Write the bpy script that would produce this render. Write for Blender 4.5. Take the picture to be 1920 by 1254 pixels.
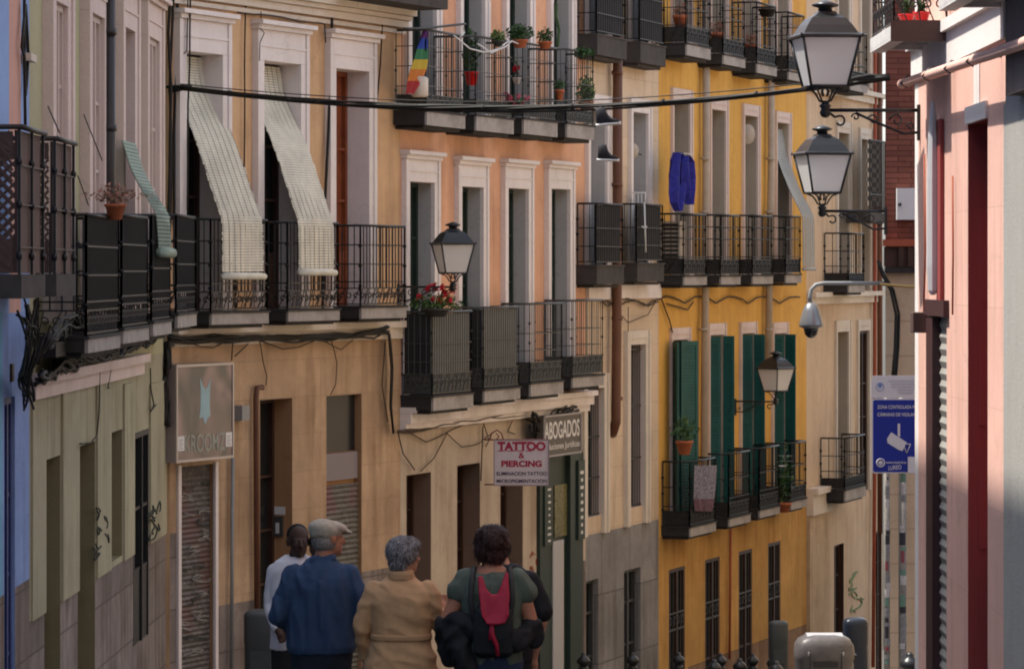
import bpy, math, random
from mathutils import Vector, Matrix
random.seed(7)
R = math.radians
for o in list(bpy.data.objects): bpy.data.objects.remove(o, do_unlink=True)
SC = bpy.context.scene
COL = SC.collection

# ---------------- camera, sky, sun, exposure ----------------
F = 6600.0; CX = 960.0; HY = 510.0          # focal length in photo pixels, principal column, horizon row
cam = bpy.data.cameras.new("camera"); camo = bpy.data.objects.new("camera", cam); COL.objects.link(camo)
cam.sensor_width = 36; cam.lens = 36 * F / 1920; cam.clip_start = 0.5; cam.clip_end = 500
camo.location = (0, 0, 0); camo.rotation_euler = (R(90), 0, 0)
cam.shift_y = -(627 - HY) / 1920
SC.camera = camo
SUN_EL = 62.0; SUN_AZ = -82.0               # azimuth from +Y (view direction), negative = left
w = bpy.data.worlds.new("World"); SC.world = w; w.use_nodes = True
nt = w.node_tree; bg = nt.nodes["Background"]
sky = nt.nodes.new("ShaderNodeTexSky"); sky.sky_type = 'NISHITA'; sky.sun_disc = False
sky.sun_elevation = R(SUN_EL); sky.sun_rotation = R(SUN_AZ); sky.air_density = 1.0; sky.dust_density = 2.5; sky.ozone_density = 0.6
hs_ = nt.nodes.new('ShaderNodeHueSaturation'); hs_.inputs['Saturation'].default_value = 0.45
nt.links.new(sky.outputs[0], hs_.inputs['Color']); nt.links.new(hs_.outputs[0], bg.inputs[0]); bg.inputs[1].default_value = 0.15
sl = bpy.data.lights.new("sun", 'SUN'); so = bpy.data.objects.new("sun", sl); COL.objects.link(so)
sl.energy = 2.9; sl.angle = R(0.6); sl.color = (1.0, 0.93, 0.83)
sd = Vector((math.sin(R(SUN_AZ)) * math.cos(R(SUN_EL)), math.cos(R(SUN_AZ)) * math.cos(R(SUN_EL)), math.sin(R(SUN_EL))))
so.rotation_euler = sd.to_track_quat('Z', 'Y').to_euler()
SC.view_settings.view_transform = 'Standard'; SC.view_settings.look = 'None'
SC.cycles.filter_width = 2.0
SC.view_settings.gamma = 1.0; SC.view_settings.exposure = 1.35

# ---------------- materials ----------------
def lin(c): c /= 255.0; return c / 12.92 if c <= 0.04045 else ((c + 0.055) / 1.055) ** 2.4
def S(r, g, b, k=1.0): return (lin(r) * k, lin(g) * k, lin(b) * k, 1)
def mat(name, col, rough=0.8, metal=0.0, noise=0.0, scale=8.0, spec=0.3, bump=0.0):
    m = bpy.data.materials.new(name); m.use_nodes = True; n = m.node_tree; b = n.nodes["Principled BSDF"]
    b.inputs["Roughness"].default_value = rough; b.inputs["Metallic"].default_value = metal
    b.inputs["Specular IOR Level"].default_value = spec; b.inputs["Base Color"].default_value = col
    if noise or bump:
        tc = n.nodes.new("ShaderNodeTexCoord"); nz = n.nodes.new("ShaderNodeTexNoise")
        nz.inputs["Scale"].default_value = scale; nz.inputs["Detail"].default_value = 6; nz.inputs["Roughness"].default_value = 0.65
        n.links.new(tc.outputs["Object"], nz.inputs["Vector"])
        if noise:
            mr = n.nodes.new("ShaderNodeMapRange"); mr.inputs[1].default_value = 0.3; mr.inputs[2].default_value = 0.7
            mr.inputs[3].default_value = 1 - noise; mr.inputs[4].default_value = 1 + noise
            n.links.new(nz.outputs["Fac"], mr.inputs[0])
            vm = n.nodes.new("ShaderNodeVectorMath"); vm.operation = 'SCALE'; vm.inputs[0].default_value = col[:3]
            n.links.new(mr.outputs[0], vm.inputs["Scale"]); n.links.new(vm.outputs[0], b.inputs["Base Color"])
        if bump:
            bp = n.nodes.new("ShaderNodeBump"); bp.inputs["Strength"].default_value = bump; bp.inputs["Distance"].default_value = 0.02
            n.links.new(nz.outputs["Fac"], bp.inputs["Height"]); n.links.new(bp.outputs[0], b.inputs["Normal"])
    return m

def plaster(name, col, var=0.10, streak=0.16, dirt=(0.55, 0.5, 0.45), block=None, joint=0.75, seed=0.0, blockvar=0.12, grain=0.06):
    """Wall finish in wall metres (UV): blotches, rain streaks, optional ashlar joints."""
    m = bpy.data.materials.new(name); m.use_nodes = True; n = m.node_tree; L = n.links.new; N = n.nodes.new
    b = n.nodes["Principled BSDF"]; b.inputs["Roughness"].default_value = 0.92; b.inputs["Specular IOR Level"].default_value = 0.15
    uv = N("ShaderNodeUVMap"); mp = N("ShaderNodeMapping"); mp.inputs["Location"].default_value = (seed, seed * 1.7, seed)
    L(uv.outputs[0], mp.inputs[0])
    def noise(scale, sx=1, sy=1, det=5):
        m2 = N("ShaderNodeMapping"); m2.inputs["Scale"].default_value = (sx, sy, 1); L(mp.outputs[0], m2.inputs[0])
        z = N("ShaderNodeTexNoise"); z.inputs["Scale"].default_value = scale; z.inputs["Detail"].default_value = det
        z.inputs["Roughness"].default_value = 0.6; L(m2.outputs[0], z.inputs["Vector"]); return z.outputs["Fac"]
    def rng(src, a, b_, c, d):
        r = N("ShaderNodeMapRange"); r.inputs[1].default_value = a; r.inputs[2].default_value = b_
        r.inputs[3].default_value = c; r.inputs[4].default_value = d; L(src, r.inputs[0]); return r.outputs[0]
    def mul(a, b_):
        q = N("ShaderNodeMath"); q.operation = 'MULTIPLY'; L(a, q.inputs[0]); L(b_, q.inputs[1]); return q.outputs[0]
    f = mul(rng(noise(0.9), 0.3, 0.7, 1 - var, 1 + var), rng(noise(6, 1, 1, 8), 0.3, 0.7, 1 - var * 0.5, 1 + var * 0.5))
    f = mul(f, rng(noise(60, 1, 1, 2), 0.3, 0.7, 1 - grain, 1 + grain))
    if block:
        bt = N("ShaderNodeTexBrick"); bt.inputs["Scale"].default_value = 1.0
        bt.inputs["Brick Width"].default_value = block[0]; bt.inputs["Row Height"].default_value = block[1]
        bt.inputs["Mortar Size"].default_value = block[2]; bt.inputs["Mortar Smooth"].default_value = 0.3
        bt.inputs["Color1"].default_value = (1 - blockvar,) * 3 + (1,); bt.inputs["Color2"].default_value = (1 + blockvar,) * 3 + (1,)
        bt.inputs["Mortar"].default_value = (joint,) * 3 + (1,)
        L(mp.outputs[0], bt.inputs["Vector"])
        sp = N("ShaderNodeSeparateColor"); L(bt.outputs["Color"], sp.inputs[0]); f = mul(f, sp.outputs[0])
    # hairline cracks and a few patched areas
    vo = N("ShaderNodeTexVoronoi"); vo.feature = 'DISTANCE_TO_EDGE'; vo.inputs["Scale"].default_value = 0.55
    wz = N("ShaderNodeTexNoise"); wz.inputs["Scale"].default_value = 3; wz.inputs["Detail"].default_value = 5; L(mp.outputs[0], wz.inputs["Vector"])
    wa = N("ShaderNodeVectorMath"); wa.operation = 'MULTIPLY_ADD'; wa.inputs[1].default_value = (.7, .7, .7); L(wz.outputs["Color"], wa.inputs[0]); L(mp.outputs[0], wa.inputs[2]); L(wa.outputs[0], vo.inputs["Vector"])
    ck = N("ShaderNodeMath"); ck.operation = 'MAXIMUM'; L(rng(vo.outputs["Distance"], 0.0, 0.008, 0.86, 1.0), ck.inputs[0]); L(rng(noise(1.3), 0.45, 0.55, 0.0, 1.0), ck.inputs[1])
    f = mul(f, ck.outputs[0]); f = mul(f, rng(noise(0.55, 1, 1, 2), 0.57, 0.585, 1.0, 1.0 + var * .7))
    vm = N("ShaderNodeVectorMath"); vm.operation = 'SCALE'; vm.inputs[0].default_value = col[:3]; L(f, vm.inputs["Scale"])
    st = rng(mul(noise(1.0, 5.0, 0.35, 6), noise(0.7)), 0.22, 0.38, 0, streak * 2.6)
    mx = N("ShaderNodeMix"); mx.data_type = 'RGBA'; L(st, mx.inputs[0]); L(vm.outputs[0], mx.inputs[6])
    mx.inputs[7].default_value = (col[0] * dirt[0], col[1] * dirt[1], col[2] * dirt[2], 1)
    L(mx.outputs[2], b.inputs["Base Color"])
    bp = N("ShaderNodeBump"); bp.inputs["Strength"].default_value = 0.25; bp.inputs["Distance"].default_value = 0.01
    L(noise(25, 1, 1, 6), bp.inputs["Height"]); L(bp.outputs[0], b.inputs["Normal"])
    return m

def slatmat(name, c1, c2, pitch, along='v', graff=None):
    """metal roller shutter paint with scribble marks in its own colour"""
    m = bpy.data.materials.new(name); m.use_nodes = True; n = m.node_tree; L = n.links.new; N = n.nodes.new
    b = n.nodes["Principled BSDF"]; b.inputs["Roughness"].default_value = 0.6
    uv = N("ShaderNodeUVMap"); mp = N("ShaderNodeMapping"); mp.inputs["Scale"].default_value = (1, 1, 1); L(uv.outputs[0], mp.inputs[0])
    z = N("ShaderNodeTexNoise"); z.inputs["Scale"].default_value = 7; z.inputs["Detail"].default_value = 4; z.inputs["Distortion"].default_value = 2.5
    L(mp.outputs[0], z.inputs["Vector"])
    cr = N("ShaderNodeValToRGB"); e = cr.color_ramp.elements; e[0].position = 0.40; e[0].color = c1; e[1].position = 0.62; e[1].color = c2
    L(z.outputs["Fac"], cr.inputs[0])
    if graff:
        z2 = N("ShaderNodeTexNoise"); z2.inputs["Scale"].default_value = 1.6; L(mp.outputs[0], z2.inputs["Vector"])
        r2 = N("ShaderNodeMapRange"); r2.inputs[1].default_value = 0.5; r2.inputs[2].default_value = 0.6; L(z2.outputs["Fac"], r2.inputs[0])
        mx = N("ShaderNodeMix"); mx.data_type = 'RGBA'; L(r2.outputs[0], mx.inputs[0]); L(cr.outputs[0], mx.inputs[6]); mx.inputs[7].default_value = graff
        L(mx.outputs[2], b.inputs["Base Color"])
    else: L(cr.outputs[0], b.inputs["Base Color"])
    return m

M = {}
M['white'] = plaster('white_trim_paint', (0.72, 0.66, 0.64, 1), 0.05, 0.08)
M['creamtrim'] = plaster('cream_trim_paint', (0.62, 0.55, 0.47, 1), 0.05, 0.08)
M['pinktrim'] = plaster('pinkish_trim_paint', (0.64, 0.53, 0.49, 1), 0.05, 0.08)
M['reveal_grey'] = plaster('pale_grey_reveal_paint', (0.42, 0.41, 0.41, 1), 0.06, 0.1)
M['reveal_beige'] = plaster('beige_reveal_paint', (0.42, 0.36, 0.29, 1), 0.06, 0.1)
M['blue'] = plaster('blue_render', (0.25, 0.37, 0.64, 1), 0.07, 0.1, seed=1)
M['bluestrip'] = plaster('salmon_strip_render', (0.55, 0.33, 0.27, 1), 0.05, 0.1, seed=1)
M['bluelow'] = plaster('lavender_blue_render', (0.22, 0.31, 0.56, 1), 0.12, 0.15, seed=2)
M['teal'] = plaster('turquoise_mural_paint', (0.16, 0.38, 0.55, 1), 0.1, 0.1, seed=2)
M['navydoor'] = mat('navy_door_paint', (0.03, 0.05, 0.17, 1), 0.5, noise=0.2)
M['green'] = plaster('olive_render', (0.40, 0.38, 0.24, 1), 0.05, 0.12, seed=3)
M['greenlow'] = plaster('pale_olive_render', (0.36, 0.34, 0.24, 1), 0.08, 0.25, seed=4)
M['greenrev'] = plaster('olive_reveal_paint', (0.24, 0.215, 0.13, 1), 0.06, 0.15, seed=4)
M['granite'] = plaster('granite_plinth', (0.22, 0.185, 0.17, 1), 0.22, 0.4, block=(1.1, 0.55, 0.012), joint=0.6, seed=5, grain=0.14)
M['orange'] = plaster('orange_render', (0.59, 0.385, 0.225, 1), 0.09, 0.2, seed=6)
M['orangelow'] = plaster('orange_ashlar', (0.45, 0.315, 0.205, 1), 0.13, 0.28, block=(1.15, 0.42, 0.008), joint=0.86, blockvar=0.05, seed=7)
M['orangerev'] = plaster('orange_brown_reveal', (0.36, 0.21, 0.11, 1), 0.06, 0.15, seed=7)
M['peach'] = plaster('peach_render', (0.66, 0.37, 0.235, 1), 0.08, 0.2, seed=8)
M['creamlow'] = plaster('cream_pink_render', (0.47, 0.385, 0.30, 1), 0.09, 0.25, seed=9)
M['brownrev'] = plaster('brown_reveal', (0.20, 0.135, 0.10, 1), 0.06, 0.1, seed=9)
M['cream'] = plaster('cream_ashlar', (0.60, 0.47, 0.34, 1), 0.07, 0.15, block=(0.9, 0.42, 0.008), joint=0.85, blockvar=0.04, seed=10)
M['greyplinth'] = plaster('grey_stone_cladding', (0.22, 0.21, 0.205, 1), 0.16, 0.35, block=(1.3, 0.95, 0.014), joint=0.6, seed=11, grain=0.12)
M['yellow'] = plaster('ochre_yellow_render', (0.63, 0.36, 0.09, 1), 0.07, 0.12, dirt=(0.6, 0.45, 0.3), seed=12)
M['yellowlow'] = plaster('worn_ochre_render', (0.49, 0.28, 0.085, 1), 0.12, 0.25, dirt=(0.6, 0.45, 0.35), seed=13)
M['brownplinth'] = plaster('brown_stone_base', (0.24, 0.15, 0.09, 1), 0.15, 0.3, block=(1.2, 0.6, 0.012), joint=0.7, seed=13)
M['beige'] = plaster('beige_render', (0.58, 0.44, 0.31, 1), 0.07, 0.16, seed=14)
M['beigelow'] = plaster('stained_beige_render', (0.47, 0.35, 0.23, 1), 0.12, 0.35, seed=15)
M['beigeash'] = plaster('beige_ashlar', (0.52, 0.39, 0.27, 1), 0.06, 0.14, block=(2.4, 0.33, 0.008), joint=0.75, blockvar=0.03, seed=16)
M['brick'] = plaster('red_brick', (0.20, 0.075, 0.055, 1), 0.15, 0.25, block=(0.25, 0.052, 0.006), joint=0.55, blockvar=0.2, seed=17)
M['pink'] = plaster('salmon_pink_render', (0.70, 0.43, 0.355, 1), 0.05, 0.14, block=(3.1, 0.62, 0.006), joint=0.9, blockvar=0.02, seed=18, grain=0.02)
M['whitepink'] = plaster('white_band_paint', (0.70, 0.66, 0.63, 1), 0.03, 0.04, seed=18)
M['dkred'] = plaster('dark_red_paint', (0.28, 0.06, 0.055, 1), 0.05, 0.06, seed=19)
M['greypil'] = plaster('grey_pebbledash', (0.36, 0.35, 0.325, 1), 0.06, 0.05, seed=20, grain=0.16)
M['ochrehid'] = plaster('pale_ochre_render', (0.65, 0.52, 0.38, 1), 0.07, 0.1, seed=21)
M['iron'] = mat('black_iron', (0.018, 0.018, 0.020, 1), 0.45, 0.2, spec=0.4)
M['irongrey'] = mat('grey_painted_iron', (0.06, 0.062, 0.06, 1), 0.45, 0.2, spec=0.4)
M['slab'] = mat('worn_stone_slab', (0.30, 0.275, 0.255, 1), 0.9, noise=0.3, scale=5)
M['slabdk'] = mat('dark_stone_slab', (0.055, 0.048, 0.045, 1), 0.9, noise=0.3, scale=5)
M['friezegrey'] = mat('grey_pierced_iron', (0.045, 0.047, 0.046, 1), 0.7, noise=0.7, scale=40)
M['friezeblack'] = mat('black_pierced_iron', (0.024, 0.023, 0.022, 1), 0.7, noise=0.8, scale=40)
M['slabblack'] = mat('black_slab_side', (0.03, 0.029, 0.029, 1), 0.8, noise=0.3, scale=5)  # slab body and ends, darker than the front fascia
M['screen'] = mat('black_screen_cloth', (0.022, 0.022, 0.026, 1), 0.7, noise=0.3, scale=3)
M['screengrey'] = mat('grey_sheet_metal', (0.13, 0.135, 0.13, 1), 0.6, noise=0.15, scale=3)
M['screenbrown'] = mat('brown_board', (0.085, 0.050, 0.042, 1), 0.7, noise=0.2, scale=3)
M['wood'] = mat('brown_varnished_wood', (0.20, 0.055, 0.022, 1), 0.5, noise=0.25, scale=6)
M['wooddk'] = mat('dark_wood', (0.045, 0.022, 0.015, 1), 0.5, noise=0.25, scale=6)
M['dkgreen'] = mat('dark_green_joinery', (0.025, 0.040, 0.033, 1), 0.5, noise=0.1)
M['glass'] = mat('dark_window_glass', (0.015, 0.016, 0.017, 1), 0.25, spec=0.22)
M['glassgreen'] = mat('curtained_glass', (0.12, 0.115, 0.08, 1), 0.35, noise=0.3, scale=3)
M['shutterpale'] = plaster('pale_shutter_paint', (0.55, 0.46, 0.42, 1), 0.05, 0.08)
M['shuttergreen'] = mat('green_shutter_paint', (0.008, 0.078, 0.072, 1), 0.45, noise=0.18, scale=4)
M['brownpipe'] = mat('brown_painted_pipe', (0.13, 0.055, 0.032, 1), 0.5, noise=0.15, scale=3)
M['creampipe'] = mat('grey_cream_pipe', (0.40, 0.34, 0.28, 1), 0.6, noise=0.15, scale=3)
M['darkpipe'] = mat('dark_glossy_pipe', (0.035, 0.03, 0.03, 1), 0.3, noise=0.1, scale=3)
M['redpipe'] = mat('rust_red_pipe', (0.30, 0.07, 0.035, 1), 0.6, noise=0.1)
M['cable'] = mat('black_cable_sheath', (0.014, 0.013, 0.012, 1), 0.6)
M['cablebrown'] = mat('weathered_cable_sheath', (0.07, 0.05, 0.035, 1), 0.8)
M['roof'] = mat('clay_roof_tile', (0.36, 0.17, 0.10, 1), 0.9, noise=0.3, scale=6)
M['asphalt'] = mat('worn_asphalt', (0.055, 0.053, 0.05, 1), 0.9, noise=0.25, scale=4, bump=0.3)
M['paving'] = mat('granite_paving', (0.20, 0.185, 0.17, 1), 0.9, noise=0.2, scale=6, bump=0.3)
M['slat'] = mat('pale_wood_slat', (0.50, 0.47, 0.35, 1), 0.7, noise=0.15, scale=3)
M['slatwh'] = mat('pale_plastic_slat', (0.62, 0.60, 0.51, 1), 0.6, noise=0.22, scale=2.5)
M['slatgreen'] = mat('green_plastic_slat', (0.23, 0.30, 0.25, 1), 0.6, noise=0.1)
M['slatgrey'] = mat('grey_plastic_slat', (0.33, 0.34, 0.33, 1), 0.6, noise=0.1)
M['terracotta'] = mat('terracotta', (0.42, 0.13, 0.06, 1), 0.8, noise=0.15)
M['redplastic'] = mat('red_plastic', (0.60, 0.02, 0.02, 1), 0.4)
M['leaf'] = mat('green_leaf', (0.035, 0.085, 0.025, 1), 0.6, noise=0.4, scale=9)
M['leaflight'] = mat('light_green_leaf', (0.09, 0.16, 0.04, 1), 0.6, noise=0.4, scale=9)
M['leafdry'] = mat('dry_pink_leaf', (0.30, 0.16, 0.12, 1), 0.8, noise=0.3, scale=9)
M['petal'] = mat('red_petal', (0.50, 0.01, 0.03, 1), 0.6, noise=0.3, scale=9)
M['petalpink'] = mat('pink_petal', (0.45, 0.08, 0.12, 1), 0.6, noise=0.3, scale=9)
M['whitepl'] = mat('white_plastic', (0.62, 0.62, 0.62, 1), 0.4)
M['greypl'] = mat('grey_plastic', (0.22, 0.23, 0.235, 1), 0.4, noise=0.08)
M['lampglass'] = mat('frosted_lamp_glass', (0.90, 0.90, 0.90, 1), 0.35, spec=0.5)
lg_ = M['lampglass'].node_tree; tl_ = lg_.nodes.new('ShaderNodeBsdfTranslucent'); tl_.inputs[0].default_value = (0.95, 0.95, 0.95, 1)
mx_ = lg_.nodes.new('ShaderNodeMixShader'); mx_.inputs[0].default_value = 0.5
lg_.links.new(lg_.nodes['Principled BSDF'].outputs[0], mx_.inputs[1]); lg_.links.new(tl_.outputs[0], mx_.inputs[2]); lg_.links.new(mx_.outputs[0], lg_.nodes['Material Output'].inputs[0])
M['lampiron'] = mat('lamp_black_iron', (0.022, 0.024, 0.027, 1), 0.35, 0.3, spec=0.5)
# ---------------- geometry helpers ----------------
def wloc(o):
    v = Vector((0, 0, 0))
    while o is not None: v += Vector(o.location); o = o.parent
    return v
def tag(o, label=None, cat=None, group=None, kind=None):
    if label: o["label"] = label
    if cat: o["category"] = cat
    if group: o["group"] = group
    if kind: o["kind"] = kind
    return o
def empty(name, loc, label=None, cat=None, group=None):
    o = bpy.data.objects.new(name, None); COL.objects.link(o); o.location = loc; o.empty_display_size = 0.2
    return tag(o, label, cat, group)
class MB:
    def __init__(s): s.v = []; s.f = []; s.m = []; s.sm = []; s.uv = []
    def face(s, pts, mat=0, smooth=False, uv=None):
        i = len(s.v); s.v += [tuple(p) for p in pts]; s.f.append(tuple(range(i, i + len(pts)))); s.m.append(mat); s.sm.append(smooth); s.uv.append(uv)
    def raw(s, vs, fs, mat=0, smooth=False):
        i = len(s.v); s.v += [tuple(p) for p in vs]
        for f in fs: s.f.append(tuple(i + k for k in f)); s.m.append(mat); s.sm.append(smooth); s.uv.append(None)
    def box8(s, p, mat=0):   # p: 4 bottom + 4 top
        s.raw(p, [(0, 3, 2, 1), (4, 5, 6, 7), (0, 1, 5, 4), (1, 2, 6, 5), (2, 3, 7, 6), (3, 0, 4, 7)], mat)
    def box(s, a, b, mat=0):
        x0, y0, z0 = a; x1, y1, z1 = b
        s.box8([(x0, y0, z0), (x1, y0, z0), (x1, y1, z0), (x0, y1, z0), (x0, y0, z1), (x1, y0, z1), (x1, y1, z1), (x0, y1, z1)], mat)
    def tube(s, pts, r, n=6, mat=0, caps=True, smooth=True):
        pts = [Vector(p) for p in pts]
        if len(pts) < 2: return
        rr = r if isinstance(r, (list, tuple)) else [r] * len(pts)
        vs = []; up = None
        for i, p in enumerate(pts):
            t = (pts[min(i + 1, len(pts) - 1)] - pts[max(i - 1, 0)])
            if t.length < 1e-9: t = Vector((0, 0, 1))
            t.normalize()
            if up is None:
                up = Vector((0, 0, 1)) if abs(t.z) < 0.9 else Vector((1, 0, 0))
            a = up - t * up.dot(t)
            if a.length < 1e-6: a = t.orthogonal()
            a.normalize(); b = t.cross(a); up = a
            for k in range(n):
                an = 2 * math.pi * (k + 0.5) / n; vs.append(p + (a * math.cos(an) + b * math.sin(an)) * rr[i])
        fs = []
        for i in range(len(pts) - 1):
            for k in range(n):
                fs.append((i * n + k, i * n + (k + 1) % n, (i + 1) * n + (k + 1) % n, (i + 1) * n + k))
        if caps: fs.append(tuple(range(n - 1, -1, -1))); fs.append(tuple((len(pts) - 1) * n + k for k in range(n)))
        s.raw(vs, fs, mat, smooth)
    def bar(s, a, b, r, mat=0): s.tube([a, b], r, 4, mat, True, False)
    def lathe(s, c, prof, n=16, mat=0, axis=None, smooth=True, sx=1, sy=1, rot=0):
        c = Vector(c); vs = []; fs = []
        for (r, z) in prof:
            for k in range(n):
                an = 2 * math.pi * k / n + rot; vs.append(c + Vector((r * sx * math.cos(an), r * sy * math.sin(an), z)))
        for i in range(len(prof) - 1):
            for k in range(n): fs.append((i * n + k, i * n + (k + 1) % n, (i + 1) * n + (k + 1) % n, (i + 1) * n + k))
        fs.append(tuple(range(n - 1, -1, -1))); fs.append(tuple((len(prof) - 1) * n + k for k in range(n)))
        s.raw(vs, fs, mat, smooth)
    def build(s, name, mats, parent=None, label=None, cat=None, group=None, kind=None, bevel=0, autosmooth=False):
        if not isinstance(mats, (list, tuple)): mats = [mats]
        xs = [v[0] for v in s.v]; ys = [v[1] for v in s.v]; zs = [v[2] for v in s.v]
        c = Vector(((min(xs) + max(xs)) / 2, (min(ys) + max(ys)) / 2, min(zs)))
        me = bpy.data.meshes.new(name); me.from_pydata([tuple(Vector(v) - c) for v in s.v], [], s.f)
        for m_ in mats: me.materials.append(m_)
        me.polygons.foreach_set('material_index', s.m); me.polygons.foreach_set('use_smooth', s.sm)
        if any(u is not None for u in s.uv):
            ul = me.uv_layers.new(name='UVMap'); k = 0
            for fi, f in enumerate(s.f):
                for j in range(len(f)):
                    ul.data[k].uv = s.uv[fi][j] if s.uv[fi] else (0, 0); k += 1
        o = bpy.data.objects.new(name, me); COL.objects.link(o)
        if parent is not None: o.parent = parent; o.location = c - wloc(parent)
        else: o.location = c
        if bevel:
            b = o.modifiers.new('bevel', 'BEVEL'); b.width = bevel; b.segments = 2; b.limit_method = 'ANGLE'
        me.update()
        return tag(o, label, cat, group, kind)
def dup(root, loc, label=None, rotz=None, group=None):
    def cp(o, par):
        c = o.copy(); COL.objects.link(c); c.parent = par
        for ch in [x for x in bpy.data.objects if x.parent is o]: cp(ch, c)
        return c
    c = cp(root, None); c.location = loc
    if rotz is not None: c.rotation_euler = (0, 0, rotz)
    if label: c['label'] = label
    if group: c['group'] = group
    return c

class Wall:
    def __init__(s, x0, D0, x1, D1, side='L', A=None, B=None):
        s.A = Vector(A) if A else Vector(((x0 - CX) / F * D0, D0)); s.B = Vector(B) if B else Vector(((x1 - CX) / F * D1, D1))
        s.L = (s.B - s.A).length; s.d = (s.B - s.A) / s.L
        s.n = Vector((s.d.y, -s.d.x)) if side == 'L' else Vector((-s.d.y, s.d.x))
    def u(s, x, o=0):
        k = (x - CX) / F; ax = s.A.x + o * s.n.x; ay = s.A.y + o * s.n.y
        return (k * ay - ax) / (s.d.x - k * s.d.y)
    def D(s, u, o=0): return s.A.y + u * s.d.y + o * s.n.y
    def h(s, y, u, o=0): return (HY - y) / F * s.D(u, o)
    def P(s, u, h, o=0):
        p = s.A + s.d * u + s.n * o; return Vector((p.x, p.y, h))
    def px(s, x, y, o=0):
        u = s.u(x, o); return s.P(u, s.h(y, u, o), o)
    def box(s, mb, u0, u1, h0, h1, o0, o1, mat=0):
        P = s.P
        mb.box8([P(u0, h0, o0), P(u1, h0, o0), P(u1, h0, o1), P(u0, h0, o1), P(u0, h1, o0), P(u1, h1, o0), P(u1, h1, o1), P(u0, h1, o1)], mat)
    def uvbox(s, mb, u0, u1, h0, h1, o0, o1, mat=0):
        """box whose faces carry wall-metre UVs (for plaster materials)"""
        P = s.P
        q = lambda a, b, c, d, ua: mb.face([a, b, c, d], mat, False, ua)
        q(P(u0, h0, o1), P(u1, h0, o1), P(u1, h1, o1), P(u0, h1, o1), [(u0, h0), (u1, h0), (u1, h1), (u0, h1)])
        q(P(u0, h0, o0), P(u0, h0, o1), P(u0, h1, o1), P(u0, h1, o0), [(o0, h0), (o1, h0), (o1, h1), (o0, h1)])
        q(P(u1, h0, o1), P(u1, h0, o0), P(u1, h1, o0), P(u1, h1, o1), [(o1, h0), (o0, h0), (o0, h1), (o1, h1)])
        q(P(u0, h1, o1), P(u1, h1, o1), P(u1, h1, o0), P(u0, h1, o0), [(u0, o1), (u1, o1), (u1, o0), (u0, o0)])
        q(P(u0, h0, o0), P(u1, h0, o0), P(u1, h0, o1), P(u0, h0, o1), [(u0, o0), (u1, o0), (u1, o1), (u0, o1)])
    def hole(s, xl, xr, yt, yb, depth=0.28, rev=1, **k):
        u0, u1 = s.u(xl), s.u(xr); um = (u0 + u1) / 2
        hb = s.h(yb, um) if yb is not None else -9.0
        return dict(u0=min(u0, u1), u1=max(u0, u1), h0=hb, h1=s.h(yt, um), d=depth, rev=rev, **k)

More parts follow.
